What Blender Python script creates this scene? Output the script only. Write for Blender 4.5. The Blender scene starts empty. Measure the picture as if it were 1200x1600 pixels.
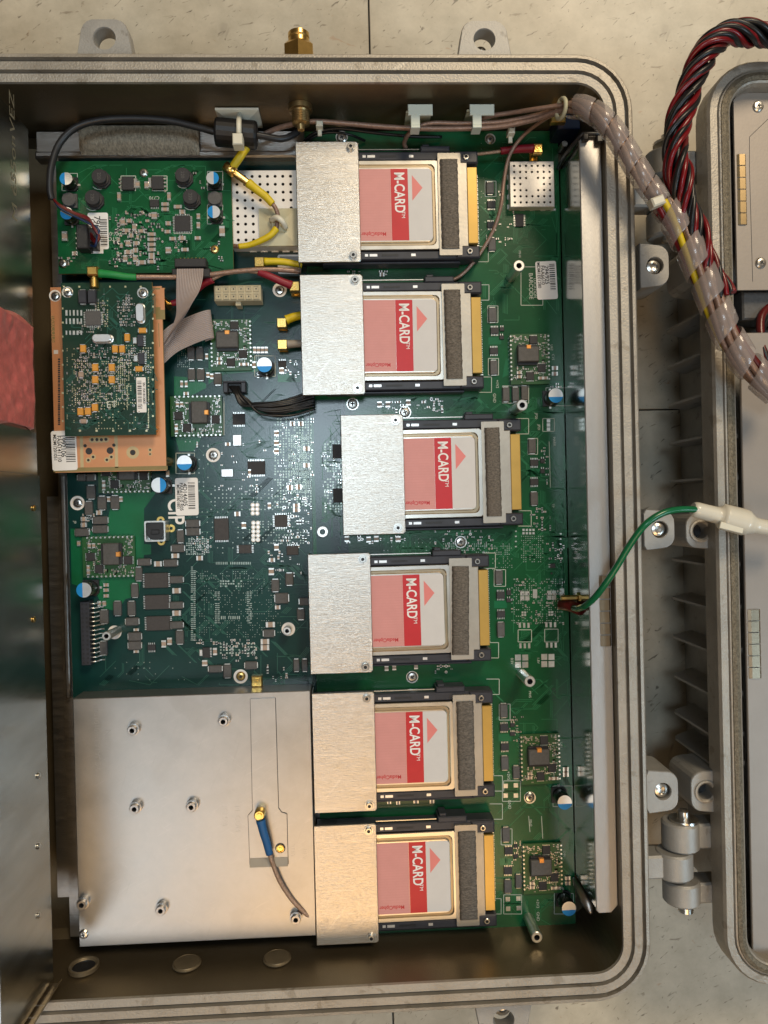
import bpy, math, random
import numpy as np
from mathutils import Matrix, Vector
random.seed(7)
sc = bpy.context.scene
COL = sc.collection

# ------------------------------------------------------------------ camera
DZ = 0.4656                                  # camera height above the main board (metres)
AX, AY, AZ = -0.00658287, -0.04318565, -0.02440109
FP = 1164.0
RM = Matrix.Rotation(AX, 3, 'X') @ Matrix.Rotation(AY, 3, 'Y') @ Matrix.Rotation(AZ, 3, 'Z')
cam = bpy.data.cameras.new('camera'); cam_o = bpy.data.objects.new('camera', cam); COL.objects.link(cam_o)
cam_o.matrix_world = Matrix.Translation((0, 0, DZ)) @ RM.to_4x4()
cam.sensor_fit = 'VERTICAL'; cam.sensor_height = 24.0; cam.lens = FP / 1600 * 24.0
cam.clip_start = 0.01; cam.clip_end = 50
sc.camera = cam_o

# ------------------------------------------------------------------ light: room ambience, ceiling lamps and one added warm light
wd = bpy.data.worlds.new('World'); sc.world = wd; wd.use_nodes = True
bg = wd.node_tree.nodes['Background']
bg.inputs[0].default_value = (0.62, 0.45, 0.27, 1); bg.inputs[1].default_value = 0.10
def area(name, loc, target, sx, sy, power, col):
    l = bpy.data.lights.new(name, 'AREA'); l.shape = 'RECTANGLE'; l.size = sx; l.size_y = sy
    l.energy = power; l.color = col
    o = bpy.data.objects.new(name, l); COL.objects.link(o); o.location = loc
    o.rotation_euler = (Vector(target) - Vector(loc)).to_track_quat('-Z', 'Y').to_euler()
    return o
area('ceiling_lamp_cool', (-0.12, 0.26, 2.35), (-0.12, 0.26, 0), 0.55, 0.45, 9.0, (0.72, 0.88, 1.0))
area('ceiling_lamp_rear', (-0.86, -1.30, 2.35), (-0.3, -0.4, 0), 0.5, 1.0, 4.6, (0.84, 0.93, 1.0))
area('ceiling_lamp_warm', (0.9, 1.7, 2.1), (0, 0, 0), 0.7, 0.7, 38, (1.0, 0.82, 0.58))
area('added_warm_rear_light', (0.05, -1.55, 2.3), (0, -0.2, 0), 1.0, 0.9, 10.5, (1.0, 0.62, 0.28))  # added light, gives the lower cover plates their golden reflection
area('ceiling_lamp_right', (1.7, -0.9, 1.7), (0.2, -0.1, 0), 0.6, 0.6, 14, (0.60, 0.83, 1.0))
sc.view_settings.view_transform = 'Standard'; sc.view_settings.look = 'None'
sc.view_settings.gamma = 1; sc.view_settings.use_curve_mapping = False
sc.view_settings.exposure = 0.34
sc.cycles.max_bounces = 8; sc.cycles.transparent_max_bounces = 12
sc.cycles.caustics_reflective = False; sc.cycles.caustics_refractive = False

# ------------------------------------------------------------------ measuring: a photo point on a plane of known height
def P(px, py, z=0.0):
    d = RM @ Vector(((px - 600) / FP, -(py - 800) / FP, -1.0))
    t = (DZ - z) / -d.z
    return d.x * t, d.y * t
def P3(px, py, z): x, y = P(px, py, z); return Vector((x, y, z))
def L(n, z=0.0): return n * DZ / FP * (DZ - z) / DZ

# ------------------------------------------------------------------ materials
MATS = {}
def mat(name, col, rough=0.5, metal=0.0, var=0.12, vs=60.0, bump=0.0, bs=None, stretch=(1, 1, 1), coat=0.0,
        rvar=0.0, col2=None, ior=1.45, emis=None, trans=0.0):
    m = bpy.data.materials.new(name); m.use_nodes = True; nt = m.node_tree; N = nt.nodes; K = nt.links
    b = N['Principled BSDF']
    b.inputs['Roughness'].default_value = rough; b.inputs['Metallic'].default_value = metal
    b.inputs['IOR'].default_value = ior
    if coat: b.inputs['Coat Weight'].default_value = coat; b.inputs['Coat Roughness'].default_value = 0.12
    if trans: b.inputs['Transmission Weight'].default_value = trans
    tc = N.new('ShaderNodeTexCoord'); mp = N.new('ShaderNodeMapping'); mp.inputs['Scale'].default_value = stretch
    K.new(tc.outputs['Object'], mp.inputs['Vector'])
    oi = N.new('ShaderNodeObjectInfo'); add = N.new('ShaderNodeVectorMath'); add.operation = 'ADD'
    K.new(mp.outputs[0], add.inputs[0]); K.new(oi.outputs['Random'], add.inputs[1])
    nz = N.new('ShaderNodeTexNoise'); nz.inputs['Scale'].default_value = vs; nz.inputs['Detail'].default_value = 6
    nz.inputs['Roughness'].default_value = 0.65
    K.new(add.outputs[0], nz.inputs['Vector'])
    rp = N.new('ShaderNodeValToRGB'); c = col
    c2 = col2 or tuple(min(1, v * (1 + var)) for v in c); c1 = tuple(v * (1 - var) for v in c)
    rp.color_ramp.elements[0].position = 0.3; rp.color_ramp.elements[0].color = (*c1, 1)
    rp.color_ramp.elements[1].position = 0.7; rp.color_ramp.elements[1].color = (*c2, 1)
    K.new(nz.outputs['Fac'], rp.inputs[0]); K.new(rp.outputs[0], b.inputs['Base Color'])
    if rvar:
        mr = N.new('ShaderNodeMapRange'); mr.inputs[3].default_value = max(0.02, rough - rvar); mr.inputs[4].default_value = rough + rvar
        K.new(nz.outputs['Fac'], mr.inputs[0]); K.new(mr.outputs[0], b.inputs['Roughness'])
    if bump:
        n2 = N.new('ShaderNodeTexNoise'); n2.inputs['Scale'].default_value = bs or vs * 4; n2.inputs['Detail'].default_value = 4
        K.new(add.outputs[0], n2.inputs['Vector'])
        bp = N.new('ShaderNodeBump'); bp.inputs['Strength'].default_value = bump; bp.inputs['Distance'].default_value = 0.0004
        K.new(n2.outputs['Fac'], bp.inputs['Height']); K.new(bp.outputs[0], b.inputs['Normal'])
    MATS[name] = m; m['b'] = 1
    return m
CAST = mat('cast_aluminium', (0.36, 0.33, 0.285), 0.48, 0.5, 0.16, 45, 0.7, 900, rvar=0.12)
CASTG = mat('cast_aluminium_grey', (0.34, 0.33, 0.31), 0.5, 0.35, 0.12, 60, 0.4, 1100, rvar=0.1)
WALLM = mat('shaded_chromated_wall', (0.165, 0.13, 0.08), 0.42, 0.8, 0.14, 14, 0.25, 1500, rvar=0.08)  # rim metal, with the shade of the inner walls darkened into its colour
BRUSH = mat('brushed_aluminium', (0.46, 0.435, 0.41), 0.36, 1.0, 0.07, 45, 0.30, 260, stretch=(1, 9, 1), rvar=0.10)
BRUSHC = mat('satin_cover_aluminium', (0.55, 0.515, 0.465), 0.34, 0.97, 0.06, 60, 0.28, 300, stretch=(1, 9, 1), rvar=0.06)
PLATE = mat('scratched_aluminium', (0.43, 0.415, 0.395), 0.36, 0.92, 0.10, 40, 0.05, 1200, rvar=0.06)
def add_scratches(m, specs):
    nt = m.node_tree; N = nt.nodes; K = nt.links; b = N['Principled BSDF']; prev = b.inputs['Base Color'].links[0].from_socket
    tc = N.new('ShaderNodeTexCoord')
    for (rot, sx, sy, sc_, th, col, amt) in specs:
        mp = N.new('ShaderNodeMapping'); mp.vector_type = 'TEXTURE'; mp.inputs['Rotation'].default_value = (0, 0, rot); mp.inputs['Scale'].default_value = (1 / sx, 1 / sy, 1); K.new(tc.outputs['Object'], mp.inputs['Vector'])
        n = N.new('ShaderNodeTexNoise'); n.inputs['Scale'].default_value = sc_; n.inputs['Detail'].default_value = 3; n.inputs['Distortion'].default_value = 0.3; K.new(mp.outputs[0], n.inputs['Vector'])
        r = N.new('ShaderNodeMapRange'); r.inputs[1].default_value = th; r.inputs[2].default_value = th + .06; r.inputs[4].default_value = amt; K.new(n.outputs['Fac'], r.inputs[0])
        mx = N.new('ShaderNodeMixRGB'); K.new(r.outputs[0], mx.inputs[0]); K.new(prev, mx.inputs[1]); mx.inputs[2].default_value = (*col, 1); prev = mx.outputs[0]
    K.new(prev, b.inputs['Base Color'])
add_scratches(PLATE, [(0.5, .06, 1, 1100, .64, (.56, .54, .52), .22), (-0.6, .08, 1, 900, .66, (.54, .52, .50), .2), (1.2, .06, 1, 800, .66, (.32, .31, .29), .2), (0, 1, 1, 24, .56, (.36, .34, .315), .35), (0, 1, 1, 9, .54, (.48, .465, .45), .35)])
add_scratches(BRUSHC, [(0.0, .05, 1, 700, .60, (.72, .68, .62), .35), (0.9, .03, 1, 240, .70, (.75, .72, .68), .4), (0.1, 1, 1, 60, .62, (.46, .42, .36), .3)])
add_scratches(CAST, [(0, 1, 1, 120, .62, (.20, .17, .13), .5), (0.4, .2, 1, 260, .68, (.50, .47, .42), .5)])
add_scratches(CASTG, [(0, 1, 1, 130, .63, (.18, .165, .14), .5), (0.8, .2, 1, 260, .68, (.46, .45, .42), .5)])
MIRROR = mat('polished_sheet', (0.60, 0.61, 0.57), 0.16, 1.0, 0.05, 30, 0.04, 200, stretch=(1, 1, 6), rvar=0.05)
DARKSTEEL = mat('dull_steel_sheet', (0.42, 0.43, 0.41), 0.24, 1.0, 0.15, 16, 0.08, 120, stretch=(1, 4, 1), rvar=0.08)
STEEL = mat('screw_steel', (0.62, 0.60, 0.56), 0.28, 1.0, 0.1, 300)
TIN = mat('tin_solder', (0.76, 0.75, 0.71), 0.30, 0.9, 0.1, 500)
PADM = mat('tinned_pad', (0.36, 0.42, 0.37), 0.38, 0.8, 0.15, 600)
GOLD = mat('gold_plating', (0.86, 0.58, 0.18), 0.28, 1.0, 0.08, 200)
GOLDP = mat('gold_polyimide', (0.60, 0.38, 0.10), 0.30, 0.45, 0.06, 90)
BRASS = mat('brass', (0.62, 0.42, 0.15), 0.30, 1.0, 0.15, 120)
COPPER = mat('copper_tab', (0.85, 0.36, 0.09), 0.35, 0.6, 0.1, 300)
BLACK = mat('black_plastic', (0.018, 0.018, 0.020), 0.42, 0, 0.2, 300, 0.2, 1500)
CHIP = mat('chip_epoxy', (0.026, 0.025, 0.027), 0.55, 0, 0.2, 900, 0.3, 3000)
CHIPB = mat('memory_epoxy', (0.045, 0.039, 0.037), 0.5, 0, 0.2, 700, 0.2, 3000)
FERR = mat('grey_ferrite', (0.085, 0.082, 0.08), 0.55, 0.1, 0.2, 600, 0.3, 2500)
RAILM = mat('slate_plastic', (0.032, 0.033, 0.042), 0.38, 0, 0.2, 200)
TAN = mat('tan_ceramic', (0.35, 0.26, 0.20), 0.5, 0, 0.15, 800)
ORANGE = mat('orange_tantalum', (0.62, 0.29, 0.045), 0.42, 0, 0.1, 500)
def pcb(name, c1, c2, rough=0.22):
    m = mat(name, c1, rough, 0, 0.2, 26, 0.10, 1300, col2=c2); m.node_tree.nodes['Principled BSDF'].inputs['Coat Weight'].default_value = 0.25
    m.node_tree.nodes['Principled BSDF'].inputs['Coat Roughness'].default_value = 0.18
    return m
PCBR = pcb('solder_mask_green', (0.005, 0.070, 0.026), (0.008, 0.100, 0.036))
PCBL = pcb('solder_mask_teal', (0.005, 0.034, 0.031), (0.007, 0.047, 0.042))
PCBP = pcb('solder_mask_mid_green', (0.005, 0.078, 0.028), (0.008, 0.105, 0.036))
PCBD = pcb('solder_mask_dark', (0.009, 0.034, 0.022), (0.014, 0.048, 0.030))
PCBO = mat('bare_orange_laminate', (0.62, 0.285, 0.135), 0.33, 0.25, 0.08, 30, 0.05, 900)
PCBE = mat('laminate_edge', (0.24, 0.17, 0.06), 0.6, 0, 0.1, 200)
POUR = pcb('copper_under_mask', (0.007, 0.125, 0.050), (0.009, 0.150, 0.060), 0.25)
TRACE = mat('masked_trace', (0.018, 0.15, 0.062), 0.28, 0, 0.1, 200)
TRACED = mat('masked_trace_teal', (0.020, 0.095, 0.070), 0.28, 0, 0.1, 200)
SILK = mat('silkscreen_ink', (0.52, 0.56, 0.50), 0.6, 0, 0.06, 200)
WHITE = mat('white_label_paper', (0.80, 0.78, 0.76), 0.5, 0, 0.03, 90)
INK = mat('black_ink', (0.03, 0.03, 0.03), 0.6, 0, 0.05, 90)
CANW = mat('shield_can_tin', (0.74, 0.70, 0.65), 0.40, 0.4, 0.04, 60)
CAPTOP = mat('capacitor_aluminium', (0.78, 0.77, 0.76), 0.34, 0.85, 0.06, 300)
BLUE = mat('capacitor_blue', (0.012, 0.25, 0.62), 0.35, 0.1, 0.08, 300)
SLEEVE = mat('capacitor_sleeve', (0.055, 0.055, 0.045), 0.25, 0.85, 0.1, 200)
PINK = mat('card_label_pink', (0.62, 0.27, 0.25), 0.42, 0, 0.04, 120)
RED = mat('card_label_red', (0.52, 0.020, 0.026), 0.40, 0, 0.05, 120)
LGREY = mat('card_label_grey', (0.60, 0.575, 0.56), 0.40, 0, 0.03, 120)
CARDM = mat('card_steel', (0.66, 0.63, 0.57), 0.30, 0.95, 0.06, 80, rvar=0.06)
GROOVE_REFL = mat('card_groove_reflection', (0.36, 0.29, 0.20), 0.36, 0.95, 0.1, 90)  # bronze reflection in the card groove, put into its colour
FABRIC = mat('conductive_fabric', (0.135, 0.115, 0.095), 0.65, 0.4, 0.55, 620, 1.0, 1000, stretch=(1, 2.2, 1))
FABRIC2 = mat('grey_mesh_fabric', (0.25, 0.225, 0.175), 0.6, 0.3, 0.5, 520, 1.0, 900, stretch=(2, 1, 1))
NYLON = mat('natural_nylon', (0.66, 0.63, 0.52), 0.45, 0, 0.05, 90)
NYLONG = mat('aged_nylon', (0.47, 0.44, 0.30), 0.5, 0, 0.10, 90)
MOLEX = mat('ivory_housing', (0.46, 0.40, 0.27), 0.5, 0, 0.08, 150)
COAX = mat('brown_coax_jacket', (0.26, 0.165, 0.125), 0.30, 0.25, 0.25, 600, 0.3, 2500)
BRAID = mat('tinned_braid', (0.40, 0.255, 0.175), 0.4, 0.5, 0.35, 900, 0.8, 3000)
YELLOW = mat('yellow_boot', (0.62, 0.46, 0.012), 0.45, 0, 0.08, 150)
REDB = mat('crimson_boot', (0.22, 0.008, 0.020), 0.45, 0, 0.12, 150)
GREENB = mat('green_boot', (0.010, 0.22, 0.050), 0.45, 0, 0.10, 150)
BLUEB = mat('blue_boot', (0.012, 0.085, 0.23), 0.5, 0, 0.12, 150)
GREYB = mat('grey_boot', (0.30, 0.27, 0.23), 0.5, 0, 0.1, 150)
RIBB = mat('ribbon_pvc', (0.34, 0.285, 0.27), 0.45, 0, 0.06, 150)
WBLACK = mat('black_wire', (0.009, 0.009, 0.010), 0.36, 0, 0.2, 200)
WRED = mat('red_wire', (0.15, 0.005, 0.008), 0.28, 0, 0.2, 200)
WDRED = mat('dark_red_wire', (0.10, 0.010, 0.010), 0.3, 0, 0.2, 200)
WBLUE = mat('blue_wire', (0.012, 0.03, 0.10), 0.3, 0, 0.2, 200)
GREENW = mat('green_wire', (0.006, 0.12, 0.045), 0.22, 0, 0.1, 150)
BCAB = mat('black_cable_jacket', (0.022, 0.022, 0.024), 0.38, 0, 0.2, 90)
REDTAG = mat('red_plastic_film', (0.62, 0.15, 0.135), 0.30, 0.0, 0.2, 160, 0.8, 420)
def glassy(name, col, alpha, rough):
    m = bpy.data.materials.new(name); m.use_nodes = True; nt = m.node_tree; N = nt.nodes; K = nt.links
    b = N['Principled BSDF']; b.inputs['Base Color'].default_value = (*col, 1); b.inputs['Roughness'].default_value = rough
    b.inputs['Coat Weight'].default_value = 0.4
    t = N.new('ShaderNodeBsdfTransparent'); mx = N.new('ShaderNodeMixShader'); nz = N.new('ShaderNodeTexNoise')
    nz.inputs['Scale'].default_value = 90; mr = N.new('ShaderNodeMapRange'); mr.inputs[3].default_value = alpha - 0.08; mr.inputs[4].default_value = alpha + 0.08
    tc = N.new('ShaderNodeTexCoord'); K.new(tc.outputs['Object'], nz.inputs['Vector']); K.new(nz.outputs['Fac'], mr.inputs[0]); K.new(mr.outputs[0], mx.inputs[0])
    K.new(t.outputs[0], mx.inputs[1]); K.new(b.outputs[0], mx.inputs[2]); K.new(mx.outputs[0], N['Material Output'].inputs[0])
    return m
WRAP = glassy('frosted_spiral_wrap', (0.40, 0.335, 0.31), 0.50, 0.20)
CLEARN = glassy('translucent_nylon', (0.75, 0.71, 0.60), 0.82, 0.35)
# vinyl floor tile: pale mottled body with short dark and brown streaks
def tile_mat():
    m = bpy.data.materials.new('vinyl_tile'); m.use_nodes = True; nt = m.node_tree; N = nt.nodes; K = nt.links
    b = N['Principled BSDF']; b.inputs['Roughness'].default_value = 0.42
    tc = N.new('ShaderNodeTexCoord')
    mp = N.new('ShaderNodeMapping'); K.new(tc.outputs['Object'], mp.inputs['Vector'])
    n1 = N.new('ShaderNodeTexNoise'); n1.inputs['Scale'].default_value = 30; n1.inputs['Detail'].default_value = 8; n1.inputs['Roughness'].default_value = 0.7
    K.new(mp.outputs[0], n1.inputs['Vector'])
    r1 = N.new('ShaderNodeValToRGB'); e = r1.color_ramp.elements
    e[0].position = 0.3; e[0].color = (0.37, 0.33, 0.255, 1); e[1].position = 0.72; e[1].color = (0.55, 0.495, 0.395, 1)
    K.new(n1.outputs['Fac'], r1.inputs[0])
    prev = r1.outputs[0]
    for (rot, sx, sy, sc_, th, col, off) in [(-0.9, 1.0, 0.30, 330, 0.695, (0.12, 0.10, 0.075), 0), (0.25, 0.3, 1.0, 260, 0.70, (0.20, 0.165, 0.12), 3.1),
                                            (1.3, 1, 0.5, 120, 0.73, (0.40, 0.26, 0.17), 7.7), (0.2, 1, 1, 420, 0.73, (0.10, 0.085, 0.07), 5.5), (-0.5, 1, 0.35, 90, 0.70, (0.30, 0.265, 0.21), 9.3)]:
        mp2 = N.new('ShaderNodeMapping'); mp2.vector_type = 'TEXTURE'; mp2.inputs['Rotation'].default_value = (0, 0, rot); mp2.inputs['Scale'].default_value = (1 / sx, 1 / sy, 1); mp2.inputs['Location'].default_value = (off, off, 0)
        K.new(tc.outputs['Object'], mp2.inputs['Vector'])
        n2 = N.new('ShaderNodeTexNoise'); n2.inputs['Scale'].default_value = sc_; n2.inputs['Detail'].default_value = 3; n2.inputs['Distortion'].default_value = 0.6
        K.new(mp2.outputs[0], n2.inputs['Vector'])
        rr = N.new('ShaderNodeMapRange'); rr.inputs[1].default_value = th - 0.04; rr.inputs[2].default_value = th + 0.03; rr.inputs[4].default_value = 0.85
        K.new(n2.outputs['Fac'], rr.inputs[0])
        mx = N.new('ShaderNodeMixRGB'); K.new(rr.outputs[0], mx.inputs[0]); K.new(prev, mx.inputs[1]); mx.inputs[2].default_value = (*col, 1)
        prev = mx.outputs[0]
    K.new(prev, b.inputs['Base Color'])
    bp = N.new('ShaderNodeBump'); bp.inputs['Strength'].default_value = 0.1; bp.inputs['Distance'].default_value = 0.0005
    K.new(n1.outputs['Fac'], bp.inputs['Height']); K.new(bp.outputs[0], b.inputs['Normal'])
    return m
TILE = tile_mat()
GROUT = mat('tile_joint', (0.03, 0.026, 0.022), 0.8)

# ------------------------------------------------------------------ mesh collector
class MB:
    def __init__(s): s.v = []; s.f = []; s.m = []; s.s = []
    def quadloop(s, A, B, m=0, sm=False, closed=True):
        n = len(A); r = range(n if closed else n - 1)
        for i in r: s.f.append((A[i], A[(i + 1) % n], B[(i + 1) % n], B[i])); s.m.append(m); s.s.append(sm)
    def add(s, pts): k = len(s.v); s.v += [tuple(p) for p in pts]; return list(range(k, k + len(pts)))
    def face(s, idx, m=0, sm=False): s.f.append(tuple(idx)); s.m.append(m); s.s.append(sm)
    def box(s, x0, x1, y0, y1, z0, z1, m=0, ch=0.0, bottom=False):
        if x0 > x1: x0, x1 = x1, x0
        if y0 > y1: y0, y1 = y1, y0
        a = s.add([(x0, y0, z0), (x1, y0, z0), (x1, y1, z0), (x0, y1, z0)])
        if ch:
            b = s.add([(x0, y0, z1 - ch), (x1, y0, z1 - ch), (x1, y1, z1 - ch), (x0, y1, z1 - ch)])
            c = s.add([(x0 + ch, y0 + ch, z1), (x1 - ch, y0 + ch, z1), (x1 - ch, y1 - ch, z1), (x0 + ch, y1 - ch, z1)])
            s.quadloop(a, b, m); s.quadloop(b, c, m); s.face(c, m)
        else:
            b = s.add([(x0, y0, z1), (x1, y0, z1), (x1, y1, z1), (x0, y1, z1)]); s.quadloop(a, b, m); s.face(b, m)
        if bottom: s.face(a[::-1], m)
        return s
    def bc(s, cx, cy, w, h, z0, z1, m=0, ch=0.0, bottom=False): return s.box(cx - w / 2, cx + w / 2, cy - h / 2, cy + h / 2, z0, z1, m, ch, bottom)
    def loops(s, Ls, m=0, sm=False, cap0=False, cap1=True, mats=None, closed=True):
        I = [s.add(l) for l in Ls]
        for i in range(len(I) - 1): s.quadloop(I[i], I[i + 1], mats[i] if mats else m, sm, closed)
        if cap0: s.face(I[0][::-1], mats[0] if mats else m)
        if cap1: s.face(I[-1], mats[-1] if mats else m)
        return s
    def cyl(s, cx, cy, z0, z1, r, n=20, m=0, r2=None, mt=None, ch=0.0, cap0=False):
        r2 = r if r2 is None else r2
        C = lambda rr, z: [(cx + rr * math.cos(2 * math.pi * i / n), cy + rr * math.sin(2 * math.pi * i / n), z) for i in range(n)]
        Ls = [C(r, z0)] + ([C(r2, z1 - ch), C(r2 - ch, z1)] if ch else [C(r2, z1)])
        I = [s.add(l) for l in Ls]
        for i in range(len(I) - 1): s.quadloop(I[i], I[i + 1], m, True)
        t = s.add(Ls[-1]); s.face(t, m if mt is None else mt)
        if cap0: s.face(I[0][::-1], m)
        return s
    def lathe(s, prof, c=(0, 0, 0), axis='Z', n=20, m=0, mats=None, capa=True, capb=True):
        I = []
        for (r, h) in prof:
            pts = []
            for i in range(n):
                a = 2 * math.pi * i / n; u, v = r * math.cos(a), r * math.sin(a)
                q = (u, v, h) if axis == 'Z' else ((v, h, u) if axis == 'Y' else (h, u, v))
                pts.append((c[0] + q[0], c[1] + q[1], c[2] + q[2]))
            I.append(s.add(pts))
        for i in range(len(I) - 1):
            if n > 8: A = s.add([s.v[q] for q in I[i]]); B = s.add([s.v[q] for q in I[i + 1]])
            else: A, B = I[i], I[i + 1]
            s.quadloop(A, B, mats[i] if mats else m, n > 8)
        if capa: s.face(I[0][::-1], mats[0] if mats else m)
        if capb: s.face(I[-1], mats[-1] if mats else m)
        return s
    def poly(s, pts, z0, z1, m=0):
        a = s.add([(x, y, z0) for x, y in pts]); b = s.add([(x, y, z1) for x, y in pts]); s.quadloop(a, b, m); s.face(b, m); return s
    def flat(s, x0, x1, y0, y1, z, m=0): s.face(s.add([(x0, y0, z), (x1, y0, z), (x1, y1, z), (x0, y1, z)]), m)
    def line(s, x0, y0, x1, y1, w, z, m=0):
        d = Vector((x1 - x0, y1 - y0)); l = d.length or 1e-9; n = Vector((-d.y, d.x)) / l * w / 2
        s.face(s.add([(x0 - n.x, y0 - n.y, z), (x1 - n.x, y1 - n.y, z), (x1 + n.x, y1 + n.y, z), (x0 + n.x, y0 + n.y, z)]), m)
    def tube(s, pts, r, n=10, m=0, cap=True, rf=None):
        F = frames(pts); I = []
        for k, (p, t, u, w) in enumerate(F):
            rr = rf(k / (len(F) - 1)) if rf else r
            I.append(s.add([p + (u * math.cos(2 * math.pi * i / n) + w * math.sin(2 * math.pi * i / n)) * rr for i in range(n)]))
        for i in range(len(I) - 1): s.quadloop(I[i], I[i + 1], m, True)
        if cap: s.face(I[0][::-1], m); s.face(I[-1], m)
        return s
    def mesh(s, name, mats, org=(0, 0, 0)):
        me = bpy.data.meshes.new(name)
        o = Vector(org); me.from_pydata([(v[0] - o.x, v[1] - o.y, v[2] - o.z) for v in s.v], [], s.f)
        for m in mats: me.materials.append(m)
        me.polygons.foreach_set('material_index', s.m); me.polygons.foreach_set('use_smooth', s.s)
        me.update(); return me
def catmull(pts, k=8):
    pts = [Vector(p) for p in pts]; q = [pts[0] * 2 - pts[1]] + pts + [pts[-1] * 2 - pts[-2]]; out = []
    for i in range(1, len(q) - 2):
        a, b, c, d = q[i - 1], q[i], q[i + 1], q[i + 2]
        for j in range(k):
            t = j / k; out.append(0.5 * ((2 * b) + (c - a) * t + (2 * a - 5 * b + 4 * c - d) * t * t + (3 * b - a - 3 * c + d) * t ** 3))
    out.append(pts[-1]); return out
def frames(pts):
    pts = [Vector(p) for p in pts]; out = []; u = None
    for i, p in enumerate(pts):
        t = (pts[min(i + 1, len(pts) - 1)] - pts[max(i - 1, 0)]); t = t.normalized() if t.length > 1e-12 else Vector((1, 0, 0))
        if u is None: u = t.cross(Vector((0, 0, 1))); u = u if u.length > 1e-3 else t.cross(Vector((0, 1, 0)))
        u = (u - t * u.dot(t)).normalized(); out.append((p, t, u, t.cross(u)))
    return out
def PP(lst, k=8): return catmull([P3(*p) for p in lst], k)          # photo points (x, y, height) as a smooth path
def helix(path, R, turns, ph, sub=1):
    F = frames(path); n = len(F); return [p + (u * math.cos(ph + 2 * math.pi * turns * i / n) + w * math.sin(ph + 2 * math.pi * turns * i / n)) * R for i, (p, t, u, w) in enumerate(F)]
def rr(x0, x1, y0, y1, r, z, n=6):
    out = []
    for cx, cy, a0 in ((x1 - r, y1 - r, 0), (x0 + r, y1 - r, 90), (x0 + r, y0 + r, 180), (x1 - r, y0 + r, 270)):
        for i in range(n + 1):
            a = math.radians(a0 + 90 * i / n); out.append((cx + r * math.cos(a), cy + r * math.sin(a), z))
    return out

# ------------------------------------------------------------------ objects
WL = {}
def thing(name, loc, label, cat, group=None):
    o = bpy.data.objects.new(name, None); COL.objects.link(o); o.location = loc; o.empty_display_size = 0.01
    o['label'] = label; o['category'] = cat
    if group: o['group'] = group
    WL[o.name] = Vector(loc); return o
def part(name, me, parent, loc=(0, 0, 0), rz=0.0, kind=None, label=None, rel=False):
    o = bpy.data.objects.new(name, me); COL.objects.link(o); o.parent = parent
    w = Vector(loc); pl = WL.get(parent.name, Vector())
    o.location = w if rel else w - pl
    o.rotation_euler = (0, 0, rz)
    if kind: o['kind'] = kind
    if label: o['label'] = label
    WL[o.name] = w + pl if rel else w
    return o
def solo(name, me, label, cat, loc=(0, 0, 0), group=None, kind=None):
    o = bpy.data.objects.new(name, me); COL.objects.link(o); o.location = loc
    if kind: o['kind'] = kind
    if label: o['label'] = label; o['category'] = cat
    if group: o['group'] = group
    WL[o.name] = Vector(loc); return o
CACHE = {}
def cached(key, fn):
    if key not in CACHE: CACHE[key] = fn()
    return CACHE[key]
def text_mesh(txt, size, m, bold=0.0, sx=1.0, extr=0.0):
    c = bpy.data.curves.new('lettering', 'FONT'); c.body = txt; c.size = size; c.align_x = 'CENTER'; c.align_y = 'CENTER'; c.offset = bold; c.extrude = extr
    o = bpy.data.objects.new('t', c); COL.objects.link(o)
    dg = bpy.context.evaluated_depsgraph_get(); me = bpy.data.meshes.new_from_object(o.evaluated_get(dg))
    bpy.data.objects.remove(o); me.materials.clear(); me.materials.append(m)
    if sx != 1: me.transform(Matrix.Diagonal((sx, 1, 1, 1)))
    return me
def text(parent, txt, px, py, z, size_px, m, rz=0.0, bold=0.0, sx=1.0, name='lettering'):
    x, y = P(px, py, z); me = cached(('t', txt, size_px, m.name, bold, sx), lambda: text_mesh(txt, L(size_px), m, bold, sx))
    return part(name, me, parent, (x, y, z), rz)

# ================================================================== FLOOR
ZF = -0.046
sx_, _ = P(595, 795, ZF); _, sy_ = P(1025, 640, ZF)
fl = MB(); fl.flat(-1.6, 1.6, -1.6, 1.6, ZF - 0.004)
floor = solo('floor', fl.mesh('floor', [GROUT]), None, None, kind='structure')
T = 0.3048
def tile_mesh():
    b = MB(); g = 0.0005; b.box(-T / 2 + g, T / 2 - g, -T / 2 + g, T / 2 - g, -0.003, 0, 0, 0.0004); return b.mesh('tile', [TILE])
tme = tile_mesh()
for i in range(-4, 4):
    for j in range(-4, 4):
        o = part('tile', tme, floor, (sx_ + (i + 0.5) * T, sy_ + (j + 0.5) * T, ZF + random.uniform(-1, 1) * 5e-5), random.choice((0, math.pi)))

# ================================================================== ENCLOSURE BASE
ZR = 0.050
XI1 = P(962, 800, ZR)[0]; YI1 = 0.2370; YI0 = -0.2685; XI0 = -0.2600
XI1 = 0.1485
encl = thing('equipment_enclosure', (0, 0, ZF), 'open cast aluminium enclosure base with grooved rim, holding the circuit boards', 'enclosure')
def ring(o, r, z, x0=XI0, x1=XI1, y0=YI0, y1=YI1, n=8): return rr(x0 - o, x1 + o, y0 - o, y1 + o, max(r + o, 0.001), z, n)
prof = [(0.0, .0470), (.0003, .0486), (.0046, .0490), (.0049, .0462), (.0062, .0462), (.0066, .0494), (.0110, .0494), (.0113, .0462), (.0127, .0462), (.0131, .0500), (.0148, .0498), (.0158, .0486)]
b = MB(); b.loops([ring(o, .016, z) for o, z in prof], cap1=False)
part('rim', b.mesh('rim', [CAST]), encl)
b = MB(); b.loops([ring(.0158, .016, .0486), ring(.0155, .016, .030), ring(.0120, .016, .026), ring(.0110, .016, ZF + .002), ring(.009, .016, ZF)], cap1=False)
part('outer_wall', b.mesh('outer_wall', [CASTG]), encl)
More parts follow.
